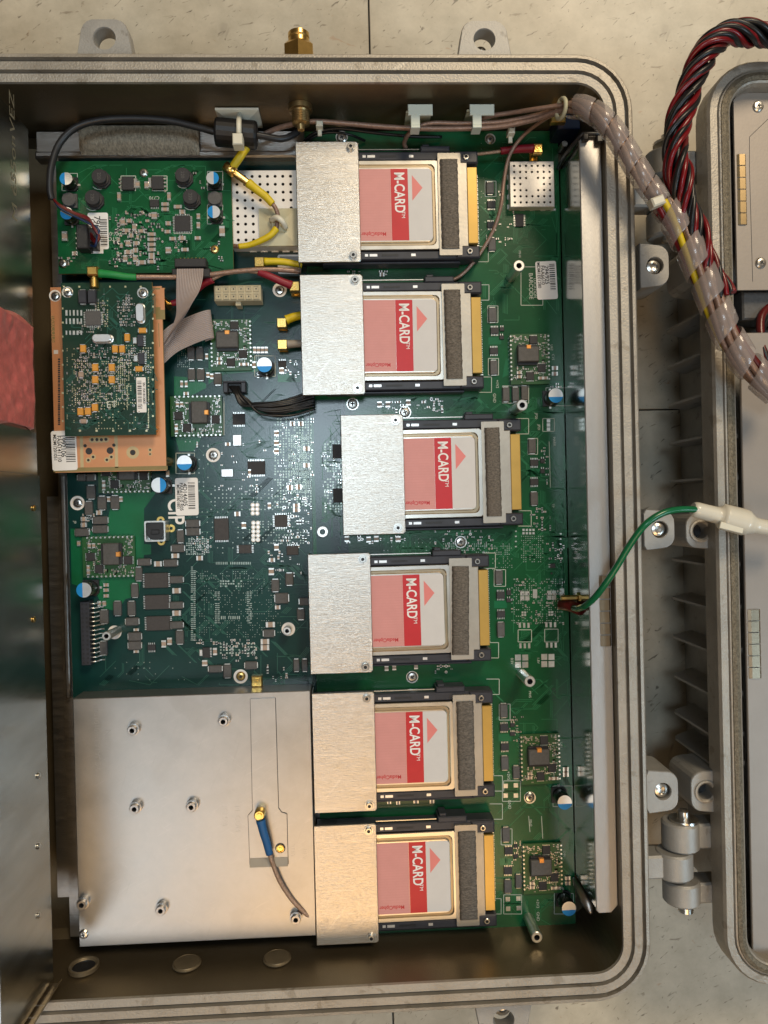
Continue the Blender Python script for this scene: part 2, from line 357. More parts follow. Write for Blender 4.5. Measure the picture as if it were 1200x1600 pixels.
b = MB(); b.loops([ring(0, .016, .0470), ring(-.0015, .016, -.010), ring(-.006, .016, -.0145)], cap1=True)
part('inner_wall', b.mesh('inner_wall', [WALLM]), encl)
def lug_mesh(wb, wt, ln, th, hole, r=0.006, hf=0.52):
    # tapered tab growing along +Y from y=0, with a round through hole; top at z=0
    b = MB(); hy = ln * hf
    outl = []
    N = 32
    base = [(-wb / 2, 0), (wb / 2, 0)]
    # rounded tip outline, sampled as polar ray distances round the hole centre
    def inside(x, y):
        if y < 0 or y > ln: return False
        w = wb / 2 + (wt / 2 - wb / 2) * y / ln
        if abs(x) > w: return False
        if y > ln - r:
            wx = w - r
            if abs(x) > wx and (abs(x) - wx) ** 2 + (y - ln + r) ** 2 > r * r: return False
        return True
    for i in range(N):
        a = 2 * math.pi * i / N; lo, hi = 0, 0.1
        for _ in range(24):
            md = (lo + hi) / 2
            if inside(md * math.cos(a), hy + md * math.sin(a)): lo = md
            else: hi = md
        outl.append((lo * math.cos(a), hy + lo * math.sin(a)))
    hol = [(hole * math.cos(2 * math.pi * i / N), hy + hole * math.sin(2 * math.pi * i / N)) for i in range(N)]
    sh = lambda pts, k, z: [(x * k, hy + (y - hy) * k, z) for x, y in pts]
    b.loops([sh(outl, 1, -th), sh(outl, 1, -.0008), sh(outl, .965, 0), [(x, y, 0) for x, y in hol], [(x * .94, hy + (y - hy) * .94, -.0008) for x, y in hol], [(x * .94, hy + (y - hy) * .94, -th) for x, y in hol]], cap1=False)
    return b.mesh('lug', [CASTG])
def bolt_mesh(r):
    b = MB(); b.lathe([(r, -.012), (r, -.002), (r * .9, -.0015), (r * .55, -.0010), (r * .5, -.0022), (r * .1, -.0024)], m=0, n=18); return b.mesh('bolt', [STEEL])
def put_lug(px, py, z, rz, wb, wt, ln, th, hole, bolt=True, parent=encl):
    # px, py: middle of the root
    x, y = P(px, py, z)
    o = part('lug', lug_mesh(wb, wt, ln, th, hole), parent, (x, y, z), rz)
    if bolt:
        part('bolt', cached(('bolt', hole), lambda: bolt_mesh(hole * .84)), o, (0, ln * .52, -.0008), rel=True)
    return o
yo = YI1 + .0125
for px, bl in ((163, False), (757, True)):
    z = .034; x = P(px, 62, z)[0]
    o = part('lug', lug_mesh(L(96, z), L(66, z), .0325, .010, L(17.5, z), hf=.66), encl, (x, yo - .0005, z))
    if bl: part('bolt', bolt_mesh(L(9)), o, (0, .0325 * .66, -.0105), rel=True)
x = P(787, 1590, .034)[0]
o = part('lug', lug_mesh(L(96), L(66), .0325, .010, L(16), hf=.66), encl, (x, YI0 - .0125, .034), math.pi); part('bolt', bolt_mesh(L(13)), o, (0, .0325 * .5, -.002), rel=True)
for px, py, hgt, ln in ((1000, 415, 72, 47), (1006, 828, 66, 50), (1010, 1238, 70, 52)):
    put_lug(px, py, .036, -math.pi / 2, L(hgt, .036), L(hgt * .86, .036), L(ln, .036), .028, L(14, .036))
# knock-out ports on the lower inner wall
def on_y(px, py, Y):
    d = RM @ Vector(((px - 600) / FP, -(py - 800) / FP, -1.0)); t = Y / d.y; return Vector((d.x * t, Y, DZ + d.z * t))
for i, (px, py) in enumerate(((131, 1513), (292, 1506), (433, 1498))):
    p = on_y(px, py, YI0 + .0012); r = .0079
    b = MB()
    if i == 0: b.lathe([(r * 1.1, 0), (r * 1.1, .0022), (r * 1.0, .0026), (r * .88, .0022), (r * .84, .0018), (r * .86, .0014), (r * .82, .0010), (r * .80, .0004)], axis='Y', n=28, mats=[0, 0, 0, 0, 0, 0, 1])  # black disc stands for the dark inside of the open port
    else: b.lathe([(r * 1.06, 0), (r * 1.06, .0006), (r, .0010), (r * .96, .0006), (r * .92, .0012), (r * .3, .0013)], axis='Y', n=28)
    part('port_plug', b.mesh('port_plug', [mat('dull_port', (0.22, 0.18, 0.12), 0.5, 0.6, 0.15, 100), BLACK]), encl, p)

# ------------------------------------------------------------------ hinges (knuckles run along Y)
def knuckle(parent, px, py0, py1, z, rpx, side, arm_px):
    xa, y0 = P(px, py0, z + L(rpx)); _, y1 = P(px, py1, z + L(rpx)); r = L(rpx, z)
    b = MB(); cy = (y0 + y1) / 2; h = abs(y1 - y0) / 2
    b.lathe([(r * .9, -h), (r, -h + .0012), (r, h - .0012), (r * .9, h)], axis='Y', n=24)
    ax = P(arm_px, (py0 + py1) / 2, z + .006)[0] - xa
    b.box(min(0, ax), max(0, ax), -h * .9, h * .9, -r * .75, r * .55, 0, .0012)
    return part('hinge_knuckle', b.mesh('hinge_knuckle', [CASTG]), parent, (xa, cy, z))

# ================================================================== ENCLOSURE LID
lx0, ly1 = P(1128, 110, ZR); ly1 = P(1150, 92, ZR)[1]; ly0 = P(1180, 1545, ZR)[1]; lx0 = P(1117, 640, ZR)[0]
lid = thing('enclosure_lid', (lx0 + .1, 0, ZF), 'finned cast aluminium enclosure lid lying open beside the base, cut by the picture edge', 'lid')
LX1 = lx0 + 0.40
def lring(i, z, r=.030): return rr(lx0 + i, LX1 - i, ly0 + i, ly1 - i, max(r - i, .004), z, 8)
b = MB()
b.loops([lring(0, .034), lring(0, .0475), lring(.0012, .0492), lring(.0052, .0492), lring(.0058, .0478), lring(.0064, .0492), lring(.0072, .0495)], cap1=False)
b.loops([lring(.0118, .0495), lring(.0128, .0488), lring(.0135, .046), lring(.0135, .010)], cap1=False)
part('rim', b.mesh('rim', [CAST]), lid)
b = MB(); b.loops([lring(.0072, .0493), lring(.0074, .0500), lring(.0095, .0506), lring(.0116, .0500), lring(.0118, .0493)], cap1=False)
GASK = mat('mesh_gasket', (0.17, 0.145, 0.105), 0.55, 0.6, 0.45, 700, 1.0, 1500)
part('gasket', b.mesh('gasket', [GASK]), lid)
b = MB(); b.loops([lring(0, .034), lring(.003, .0325), lring(.020, .030), lring(.021, -.02), lring(.023, ZF)], cap1=False); b.loops([lring(.0135, .010), lring(.0140, .006)], cap1=True)
part('outer_wall', b.mesh('outer_wall', [CASTG]), lid)
def fin_mesh():
    b = MB(); t = .0010
    pr = [(.022, .0325), (.0012, .0330), (.0012, -.016), (.0035, -.021), (.022, -.034)]
    b.loops([[(x, -t * (1.3 if i in (0, 4) else .7), z) for i, (x, z) in enumerate(pr)], [(x, t * (1.3 if i in (0, 4) else .7), z) for i, (x, z) in enumerate(pr)]], cap0=True)
    return b.mesh('fin', [CASTG])
fm = fin_mesh()
for py in (490, 553, 618, 683, 748, 882, 948, 1015, 1082, 1145, 1190):
    part('fin', fm, lid, (lx0 + .0005, P(1105, py, .028)[1], 0))
put_lug(1128, 410, .036, math.pi / 2, L(70), L(60), L(50), .030, L(13), False, lid)
for px, py, h in ((1120, 829, 60), (1128, 1236, 70)):
    o = put_lug(px, py, .038, math.pi / 2, L(h, .036), L(h * .86, .036), L(50, .036), .030, L(13.5, .036), False, lid)
    b = MB(); r = L(14.5); b.lathe([(r * 1.15, 0), (r * 1.15, .0006), (r * .98, .0008), (r * .80, -.0002), (r * .72, -.009), (r * .1, -.0095)], n=24, mats=[0, 0, 0, 1, 2], capa=False)  # black bottom stands for the shade down the hole
    part('threaded_insert', b.mesh('threaded_insert', [CAST, CASTG, BLACK]), o, (0, L(50, .036) * .52, .0002), rel=True)
knuckle(lid, 1076, 1294, 1338, .028, 29, 1, 1132); knuckle(encl, 1066, 1342, 1383, .030, 29, -1, 1008); knuckle(lid, 1078, 1388, 1424, .028, 29, 1, 1134)
knuckle(lid, 1050, 225, 268, .026, 29, 1, 1112); knuckle(encl, 1044, 285, 318, .026, 27, -1, 990); knuckle(lid, 1052, 322, 362, .026, 29, 1, 1112)
for px, py0, py1 in ((1074, 1272, 1428), (1048, 205, 370)):
    x, y0 = P(px, py0, .034); _, y1 = P(px, py1, .034)
    b = MB(); r = L(11); b.lathe([(r * .6, y1 - .002), (r, y1 - .001), (r, y1 + .002), (r * .8, y1 + .003), (r * .8, y0 - .006), (r * 1.9, y0 - .006), (r * 1.9, y0 - .0045), (r * .8, y0 - .0045), (r * .8, y0), (r * .5, y0 + .001)], axis='Y', n=18)
    part('hinge_pin', b.mesh('hinge_pin', [STEEL]), lid, (x, 0, .029))
# inner panels of the lid
ZL = .040
def rect(px0, py0, px1, py1, z): x0, y1 = P(px0, py0, z); x1, y0 = P(px1, py1, z); return x0, x1, y0, y1
x0, x1, y0, y1 = rect(1146, 145, 1260, 452, ZL)
b = MB(); c = .004
b.poly([(x0, y1 - c), (x0, y0), (x1 + .1, y0), (x1 + .1, y1), (x0 + c, y1)][::1], ZL - .0015, ZL)
LIDP = mat('lid_panel_sheet', (0.31, 0.275, 0.245), 0.5, 0.45, 0.06, 30, 0.1, 700)
pan = part('inner_panel', b.mesh('inner_panel', [LIDP]), lid)
b = MB(); b.line(*P(1171, 262, ZL), *P(1176, 440, ZL), .0003, ZL + .00008); b.line(*P(1171, 214, ZL), *P(1200, 186, ZL), .0003, ZL + .00008); b.line(*P(1171, 214, ZL), *P(1171, 262, ZL), .0003, ZL + .00008)
part('seam', b.mesh('seam', [INK]), pan)
def screw_mesh(r, m=STEEL, h=.0012):
    b = MB(); n = 18
    b.lathe([(r, 0), (r * .97, h * .5), (r * .75, h * .9), (r * .42, h)], n=n, capb=False, capa=False)
    k = .42 * r; w = k * .36
    cr = [(k, -w), (k, w), (w, w), (w, k), (-w, k), (-w, w), (-k, w), (-k, -w), (-w, -w), (-w, -k), (w, -k), (w, -w)]
    top = b.add([(r * .42 * math.cos(2 * math.pi * i / n), r * .42 * math.sin(2 * math.pi * i / n), h) for i in range(n)]); b.face(top)
    b.poly([(x * .95, y * .95) for x, y in cr], h, h + .00004, 1)
    return b.mesh('screw', [m, INK])
def screw(parent, px, py, z, rpx=6, m=STEEL, name='screw'):
    x, y = P(px, py, z + .0012); return part(name, cached(('scr', rpx, m.name), lambda: screw_mesh(L(rpx), m, .0014 if rpx > 5 else .001)), parent, (x, y, z), random.uniform(0, 1.5))
screw(pan, 1186, 165, ZL, 8); screw(pan, 1190, 410, ZL, 8)
x0, x1, y0, y1 = rect(1156, 520, 1260, 1490, ZL)
b = MB(); b.box(x0, x1 + .1, y0, y1, ZL - .0015, ZL, 0, .0004); part('inner_panel', b.mesh('inner_panel', [LIDP]), lid)
x0, x1, y0, y1 = rect(1160, 455, 1260, 498, .032)
b = MB(); b.box(x0, x1 + .05, y0, y1, .012, .032, 0, .001); part('connector_shell', b.mesh('connector_shell', [FERR]), lid)
def fingers(parent, px0, px1, py0, py1, z, n, m, axis='z'):
    x0, x1, y0, y1 = rect(px0, py0, px1, py1, z); h = (y1 - y0) / n
    me = None
    for i in range(n):
        if me is None:
            b = MB(); g = h * .04
            w = (x1 - x0) / 2; pr = [(-w, -.002), (-w, -.0003), (-w * .6, .0003), (w * .5, .0003), (w, -.0012), (w, -.003)]
            b.loops([[(x, -h / 2 + g, zz) for x, zz in pr], [(x, h / 2 - g, zz) for x, zz in pr]], cap1=False, closed=False); me = b.mesh('spring_finger', [m])
        part('spring_finger', me, parent, ((x0 + x1) / 2, y0 + (i + .5) * h, z + .0006))
FING = mat('beryllium_copper_finger', (0.48, 0.36, 0.20), 0.3, 0.95, 0.1, 120); FING2 = mat('tinned_finger', (0.34, 0.28, 0.20), 0.34, 0.95, 0.1, 120)
fingers(lid, 1151, 1169, 241, 352, ZL, 6, FING); fingers(lid, 1168, 1192, 952, 1060, ZL, 6, FING2)

# ================================================================== TRAY (chassis sheet under the boards)
tray = thing('chassis_tray', (-.02, 0, -.012), 'bright aluminium chassis tray under the circuit boards with raised top lip', 'tray')
b = MB(); b.box(-.181, .1280, -.262, .2345, -.0060, -.0035, 0); part('tray_base', b.mesh('tray_base', [BRUSH]), tray)
x0, x1, y0, y1 = rect(55, 204, 476, 247, .004)
b = MB(); b.box(x0, x1, y0 + .004, y1, -.003, .0035, 0, .0006); b.box(x0, x1, y0, y0 + .004, -.0034, .0060, 0, .0010); part('tray_lip', b.mesh('tray_lip', [BRUSH]), tray)
x0 = P(100, 800, 0)[0]
b = MB(); b.box(x0 - .0010, x0 + .0014, P(100, 1090, 0)[1], P(100, 744, 0)[1], -.0034, .0020, 0, .0005); part('tray_lip', b.mesh('tray_lip', [BRUSH]), tray)
xa = P(76, 800, -.008)[0]; xb = P(99, 800, -.008)[0]; yt = P(80, 776, -.008)[1]; yb = P(80, 1425, -.008)[1]
b = MB(); b.poly([(xa, yt), (xa, yb + .010), (xb, yb + .010), (xb, yt)], -.0138, -.006); part('bracket', b.mesh('bracket', [BRUSH]), tray)

# ================================================================== HINGED SIDE PANEL ON THE LEFT
ZW = .044; xw = P(51, 470, ZW)[0]; xw2 = P(73, 1150, ZW)[0]
yw1 = P(45, 203, ZW)[1]; yw0 = P(75, 1528, ZW)[1]; ym = P(60, 742, ZW)[1]
side = thing('side_panel', (xw, (yw0 + yw1) / 2, ZW), 'dark reflective steel panel standing upright along the left edge of the boards', 'panel')
b = MB(); b.box(xw - .0016, xw, ym, yw1, ZW, .105, 0); b.box(xw - .0016, xw2, yw0, ym - .0004, ZW, .105, 0)
part('sheet', b.mesh('sheet', [DARKSTEEL]), side)
b = MB(); b.box(XI0 - .004, xw - .0018, yw0 + .004, yw1 - .004, ZW - .001, ZW + .001, 0, 0, True); part('hinge_shelf', b.mesh('hinge_shelf', [DARKSTEEL]), side)
def on_x(px, py, X):
    d = RM @ Vector(((px - 600) / FP, -(py - 800) / FP, -1.0)); t = X / d.x; return Vector((X, d.y * t, DZ + d.z * t))
for py in (1212, 1322, 1430): 
    p = on_x(60, py, xw2 + .0002); b = MB(); b.lathe([(.0016, 0), (.0016, .0005), (.0009, .0009)], axis='X', n=12); part('rivet', b.mesh('rivet', [STEEL]), side, p)
for py in (794, 968):
    p = on_x(53, py, xw2 + .0002); b = MB(); b.lathe([(.0016, 0), (.0016, .0005), (.0009, .0009)], axis='X', n=12); part('rivet', b.mesh('rivet', [BRASS]), side, p)
SCR = mat('scribed_mark', (0.42, 0.38, 0.28), 0.5, 0.6, 0.1, 100)
p = on_x(21, 245, xw + .00012); me = text_mesh('M 655onVEZ', .0085, SCR, sx=1.5)
o = part('scribed_lettering', me, side, p); o.rotation_euler = (0, math.pi / 2, 0); o.rotation_euler = Matrix(((0, 0, 1), (-1, 0, 0), (0, -1, 0))).transposed().to_euler() if False else (math.pi / 2, 0, math.pi / 2)
# contact fingers on the panel's lower end edge
zs = 0.004
for i in range(6):
    z0 = ZW + .001 + i * .0095
    b = MB(); pr = [(-.0022, .0), (-.0016, -.0022), (.0035, -.0026), (.0052, -.0008), (.0052, .0006)]
    b.loops([[(x, y, 0) for x, y in pr], [(x, y, .0092) for x, y in pr]], closed=False, cap1=False)
    part('spring_finger', b.mesh('spring_finger', [FING2]), side, (xw2, yw0, z0))
# red crumpled film on the panel
def red_tag():
    p0 = on_x(44, 508, xw); p1 = on_x(44, 672, xw); y1, y0 = p0.y, p1.y; n = 80; k = 50
    b = MB(); idx = []; rnd = random.Random(3)
    bl = [(rnd.uniform(0, 1), rnd.uniform(0, 1), rnd.uniform(.012, .06), rnd.uniform(-.0006, .0007)) for _ in range(90)]
    for i in range(n + 1):
        row = []
        for j in range(k + 1):
            u, v = i / n, j / k
            edge = .0015 * math.sin(v * 9) + .0008 * rnd.uniform(-1, 1)
            z = p0.z + .004 * math.sin(u * 2.2 + .4) * (1 - v) * .8 + .055 * v - .006 * u * (1 - v) + (edge if j == 0 else 0)
            h = .0022 + .0009 * math.sin(u * 5 + v * 3)
            for (bu, bv, br, bh) in bl: h += bh * math.exp(-(((u - bu)) ** 2 + (v - bv) ** 2) / (br * br))
            h = max(h, .0007)
            if i in (0, n) or j in (0, k): h = .0001
            row.append((h, y0 + (y1 - y0) * u + (.0025 * math.sin(v * 5) if i in (0, n) else 0), z))
        idx.append(b.add(row))
    for i in range(n): b.quadloop(idx[i], idx[i + 1], 0, True, closed=False)
    return b.mesh('film_tag', [REDTAG])
solo('film_tag', red_tag(), 'crumpled red plastic film stuck to the left side panel', 'film', (xw + .0003, 0, 0))

# ================================================================== RIGHT RAIL
zt = .042
xr0 = P(886, 800, 0)[0]; xf0 = P(919, 800, zt)[0]; xf1 = P(952, 800, zt)[0]
yr1 = P(905, 208, zt)[1]; yr0 = P(930, 1427, zt)[1]
xr0 = xf0
rail = thing('shield_rail', (xf0, 0, -.006), 'tall polished aluminium channel rail standing along the right edge of the main board', 'rail')
b = MB(); b.box(xr0, xr0 + .0012, yr0 + .002, yr1 - .002, -.0034, zt - .0012, 0); part('mirror_wall', b.mesh('mirror_wall', [MIRROR]), rail)
b = MB(); c = .004
pl = [(xf0 - .0004, yr0 + .0015), (xf0 + .001, yr0), (xf1 - c, yr0), (xf1, yr0 + c), (xf1, yr1 - c), (xf1 - c, yr1), (xf0 + .001, yr1), (xf0 - .0004, yr1 - .002)]
a_ = b.add([(x, y, zt - .0012) for x, y in pl]); b_ = b.add([(x, y, zt - .0003) for x, y in pl]); cx = (xf0 + xf1) / 2
c_ = b.add([(cx + (x - cx) * .93, y * .9993, zt) for x, y in pl]); b.quadloop(a_, b_); b.quadloop(b_, c_); b.face(c_)
part('flange', b.mesh('flange', [mat('rail_aluminium', (0.40, 0.385, 0.37), 0.42, 0.85, 0.05, 40, 0.2, 400, stretch=(6, 1, 1))]), rail)
b = MB(); b.box(xf1 - .0012, xf1 - .0002, yr0 + .006, yr1 - .006, .0, zt - .0014); part('back_wall', b.mesh('back_wall', [DARKSTEEL]), rail)
fingers(rail, 936, 957, 899, 1010, zt, 6, FING2)
p0 = P3(896, 1372, 0.001); p1 = P3(924, 1428, .02)
b = MB(); b.tube(catmull([p0, (p0 + p1) / 2 + Vector((.001, 0, .003)), p1], 6), .002, 8, 0, rf=lambda t: .0010 + .003 * math.sin(math.pi * t)); part('bent_tab', b.mesh('bent_tab', [BRUSH]), rail)

# ================================================================== CIRCUIT BOARDS
def smd(b, x, y, l, w, h, z, horiz, body):
    e = l * .24
    if horiz:
        b.box(x - l / 2, x - l / 2 + e, y - w / 2, y + w / 2, z, z + h, 0); b.box(x + l / 2 - e, x + l / 2, y - w / 2, y + w / 2, z, z + h, 0); b.box(x - l / 2 + e, x + l / 2 - e, y - w / 2 * .96, y + w / 2 * .96, z, z + h * .97, body)
    else:
        b.box(x - w / 2, x + w / 2, y - l / 2, y - l / 2 + e, z, z + h, 0); b.box(x - w / 2, x + w / 2, y + l / 2 - e, y + l / 2, z, z + h, 0); b.box(x - w / 2 * .96, x + w / 2 * .96, y - l / 2 + e, y + l / 2 - e, z, z + h * .97, body)
def smd_field(parent, zb, regs, name='small_component_field', seed=1):
    rnd = random.Random(seed); b = MB()
    for (a0, b0, a1, b1, n, lo, hi) in regs:
        for _ in range(n):
            px = rnd.uniform(a0, a1); py = rnd.uniform(b0, b1); px = a0 + round((px - a0) / 4.2) * 4.2; py = b0 + round((py - b0) / 4.6) * 4.6
            x, y = P(px, py, zb); l = L(rnd.uniform(lo, hi)); smd(b, x, y, l, l * rnd.choice((.5, .55, .62)), l * rnd.uniform(.3, .5), zb, rnd.random() < .5, rnd.choice((1, 1, 2, 2, 2)))
    return part(name, b.mesh(name, [TIN, TAN, CHIP]), parent, kind='stuff')
def pads(parent, zb, regs, name='solder_pad_field', m=PADM, seed=2, dz=.00006):
    rnd = random.Random(seed); b = MB()
    for r in regs:
        a0, b0, a1, b1, st, sz, pr = r[:7]
        nx = max(1, int((a1 - a0) / st) + 1); ny = max(1, int((b1 - b0) / st) + 1)
        for i in range(nx):
            for j in range(ny):
                if rnd.random() > pr: continue
                x, y = P(a0 + i * st, b0 + j * st, zb); w = L(sz) / 2 * rnd.uniform(.7, 1.15); h = L(r[7] if len(r) > 7 else sz) / 2
                b.flat(x - w, x + w, y - h, y + h, zb + dz)
    return part(name, b.mesh(name, [m]), parent, kind='stuff')
def traces(parent, zb, regs, m, name='trace_field', seed=5, dz=.00003):
    rnd = random.Random(seed); b = MB()
    for (a0, b0, a1, b1, n) in regs:
        for _ in range(n):
            px, py = rnd.uniform(a0, a1), rnd.uniform(b0, b1); k = rnd.choice((1, 1, 2, 4)); d = rnd.choice(((1, 0), (0, 1), (1, 1), (1, -1))); segs = []
            q = (px, py)
            for s_ in range(rnd.choice((1, 2, 3))):
                l = rnd.uniform(6, 34); q2 = (min(max(q[0] + d[0] * l, a0), a1), min(max(q[1] + d[1] * l, b0), b1)); segs.append((q, q2)); q = q2
                d = rnd.choice(((1, 0), (0, 1), (1, 1), (1, -1), (-1, 1)))
            for j in range(k):
                for (u, v) in segs:
                    b.line(*P(u[0] + j * 2.2, u[1] + j * .6, zb), *P(v[0] + j * 2.2, v[1] + j * .6, zb), L(.9), zb + dz)
    return part(name, b.mesh(name, [m]), parent, kind='stuff')
def chip(parent, px, py, w, h, hgt=1.2, zb=0.0, m=CHIP, name='chip', legs=None, ch=.0002):
    hg = hgt * 1e-3; zt_ = zb + hg
    def mk():
        b = MB(); W, H = L(w, zt_), L(h, zt_); b.bc(0, 0, W, H, .0001, hg, 0, ch)
        if legs:
            for sd in legs:
                n = max(2, int((w if sd in 'TB' else h) / 2.6)); 
                for i in range(n):
                    t = (i + .5) / n - .5
                    if sd in 'TB': y = (H / 2 + L(1.3)) * (1 if sd == 'T' else -1); b.bc(t * W * .95, y, L(1.2), L(3), .00005, .0005, 1)
                    else: x = (W / 2 + L(1.3)) * (1 if sd == 'R' else -1); b.bc(x, t * H * .95, L(3), L(1.2), .00005, .0005, 1)
        return b.mesh(name, [m, TIN])
    x, y = P(px, py, zt_); return part(name, cached((name, w, h, hgt, m.name, legs), mk), parent, (x, y, zb))
def tant(parent, px, py, w, h, zb=0.0, m=FERR, hgt=2.0, name='tantalum_capacitor', ends=True):
    hg = hgt * 1e-3
    def mk():
        b = MB(); W, H = L(w, zb), L(h, zb); e = L(1.6)
        b.bc(0, 0, W, H, .0001, hg, 0, .00035)
        if ends:
            if h >= w:
                for s_ in (-1, 1): b.bc(0, s_ * (H / 2 + e / 3), W * .7, e, .00005, hg * .55, 1)
            else:
                for s_ in (-1, 1): b.bc(s_ * (W / 2 + e / 3), 0, e, H * .7, .00005, hg * .55, 1)
        return b.mesh(name, [m, TIN])
    x, y = P(px, py, zb + hg); return part(name, cached((name, w, h, m.name, hgt, ends), mk), parent, (x, y, zb))
def mlcc(parent, px, py, w, h, zb=0.0):
    def mk():
        b = MB(); smd(b, 0, 0, L(max(w, h)), L(min(w, h)), .0012, .0001, w >= h, 1); return b.mesh('ceramic_capacitor', [TIN, TAN])
    x, y = P(px, py, zb + .001); return part('ceramic_capacitor', cached(('mlcc', w, h), mk), parent, (x, y, zb))
def elcap(parent, px, py, ang, r=12, hgt=13.5, zb=0.0):
    hg = hgt * 1e-3; zt_ = zb + hg; R = L(r, zt_); x, y = P(px, py, zt_)
    def mk():
        b = MB(); n = 32; c = lambda rr_, z: [(rr_ * math.cos(2 * math.pi * i / n), rr_ * math.sin(2 * math.pi * i / n), z) for i in range(n)]
        I = [b.add(c(q, z)) for q, z in ((R * .97, .0015), (R, .002), (R, .0030), (R * .95, .0034), (R, .0039), (R, hg - .0006), (R * .96, hg - .0001))]
        for i in range(len(I) - 1): b.quadloop(I[i], I[i + 1], 0, True)
        return b.mesh('capacitor', [SLEEVE])
    o = part('electrolytic_capacitor', cached(('elc', r, hgt), mk), parent, (x, y, zb))
    def mkt():
        b = MB(); n = 40; q = R * .955; z = hg; a0 = math.acos(.18)
        A = [(q * math.cos(a), q * math.sin(a), z) for a in np.linspace(a0, 2 * math.pi - a0, 34)]; b.face(b.add(A), 0)
        Bq = [(q * math.cos(a), q * math.sin(a), z) for a in np.linspace(-a0, a0, 16)]; b.face(b.add(Bq), 1)
        return b.mesh('cap_top', [CAPTOP, BLUE])
    part('cap_top', cached(('elt', r, hgt), mkt), o, (0, 0, 0), ang, rel=True)
    def mkb():
        b = MB(); s_ = R * 1.05; b.poly([(-s_, -s_), (s_ * .6, -s_), (s_, -s_ * .6), (s_, s_ * .6), (s_ * .6, s_), (-s_, s_)], .0001, .0017, 0)
        b.bc(0, s_ * 1.05, R * .3, R * .5, .00005, .0004, 1); b.bc(0, -s_ * 1.05, R * .3, R * .5, .00005, .0004, 1); return b.mesh('cap_base', [BLACK, TIN])
    part('cap_base', cached(('elb', r), mkb), o, (0, 0, 0), ang + math.pi / 2 if abs(math.sin(ang)) < .5 else 0.0, rel=True)
    return o
def ringpad(parent, px, py, ro, ri, zb=0.0, m=SILK, h=.00012, name='ring_pad'):
    def mk():
        b = MB(); n = 24; c = lambda q, z: [(q * math.cos(2 * math.pi * i / n), q * math.sin(2 * math.pi * i / n), z) for i in range(n)]
        b.loops([c(L(ro), 0), c(L(ro), h), c(L(ri), h), c(L(ri), 0)], cap1=False); return b.mesh(name, [m])
    x, y = P(px, py, zb + h); return part(name, cached((name, ro, ri, m.name, h), mk), parent, (x, y, zb))
def standoff(parent, px, py, z0, z1, r=8, m=TIN, name='standoff', wide=False):
    h = z1 - z0; R = L(r, z1)
    def mk():
        b = MB(); k = 1.3 if wide else .92; b.lathe([(R * k, 0), (R * k, h * .55), (R, h * .57), (R, h - .0003), (R * .9, h), (R * .5, h), (R * .42, h - .0008), (R * .40, h - .006)], n=20, mats=[0, 0, 0, 0, 0, 1, 1]); return b.mesh(name, [m, BLACK])
    x, y = P(px, py, z1); return part(name, cached((name, r, z0, z1, m.name), mk), parent, (x, y, z0))
def barcode(parent, px, py, w, h, z, lines, bars, rz=0.0, name='barcode_label', inkdz=.00006):
    """white sticker, w x h in photo pixels along its own axes; bars = (x0,x1,y0,y1) box of bars in 0..1, running along its height"""
    x, y = P(px, py, z); W, H = L(w, z), L(h, z)
    b = MB(); b.loops([rr(-W / 2, W / 2, -H / 2, H / 2, W * .09, 0, 3), rr(-W / 2, W / 2, -H / 2, H / 2, W * .09, .00012, 3)]); o = part(name, b.mesh(name, [WHITE]), parent, (x, y, z), rz)
    b = MB(); rnd = random.Random(int(px)); x0, x1, y0, y1 = bars; t = y0
    while t < y1:
        d = rnd.choice((.012, .02, .03)); b.flat((x0 - .5) * W, (x1 - .5) * W, (.5 - t) * H, (.5 - min(t + d, y1)) * H, .00012 + inkdz); t += d + rnd.choice((.015, .02, .03))
    part('bar_print', b.mesh('bar_print', [INK]), o, (0, 0, 0), rel=True)
    for (s_, u, v, sz) in lines:
        me = text_mesh(s_, L(sz, z), INK, L(.12)); part('label_print', me, o, ((u - .5) * W, (.5 - v) * H, .00012 + inkdz), -math.pi / 2, rel=True)
    return o

# ------------------------------------------------------------------ MAIN BOARD
xl = P(109, 900, 0)[0]; xr = P(885, 800, 0)[0]; yt_ = P(700, 205, 0)[1]; yb_ = P(750, 1459, 0)[1]; ysp = P(300, 1077, 0)[1]; xsp = P(492, 1000, 0)[0]
xs = P(487, 760, 0)[0]
main = thing('main_circuit_board', ((xl + xr) / 2, (yt_ + yb_) / 2, -.0016), 'large green main circuit board carrying the six card slots', 'circuit board')
yl1 = P(300, 428, 0)[1]
b = MB(); b.box(xs, xr, yb_, yt_, -.0016, 0, 0); b.m[0:4] = [1] * 4
part('board', b.mesh('board', [PCBR, PCBE]), main)
b = MB(); b.box(xl, xs - .0002, ysp - .012, yt_, -.0016, 0, 0); b.m[0:4] = [1] * 4
part('board', b.mesh('board', [PCBL, PCBE]), main)
# strip of the teal zone that runs on beside the third card
x0, x1, y0, y1 = rect(489, 625, 545, 870, 0); b = MB(); b.flat(x0, x1, y0, y1, .00002); part('mask_zone', b.mesh('mask_zone', [PCBL]), main)
def pour(pts, name='copper_pour', m=POUR, z=.00003, zb=0.0, par=None):
    b = MB(); i = b.add([(*P(px, py, zb), zb + z) for px, py in pts][::-1]); b.face(i); return part(name, b.mesh(name, [m]), par or main)
pour([(110, 826), (165, 826), (178, 770), (245, 768), (225, 795), (225, 850), (236, 851), (236, 866), (225, 867), (217, 930), (196, 936), (183, 955), (160, 950), (150, 925), (112, 912)])
pour([(272, 588), (305, 590), (322, 600), (322, 606), (300, 618), (272, 640)]); pour([(272, 676), (320, 676), (302, 705), (280, 705)]); pour([(434, 583), (470, 583), (470, 597), (434, 597)])
pour([(326, 545), (395, 545), (405, 580), (350, 585), (326, 600)])
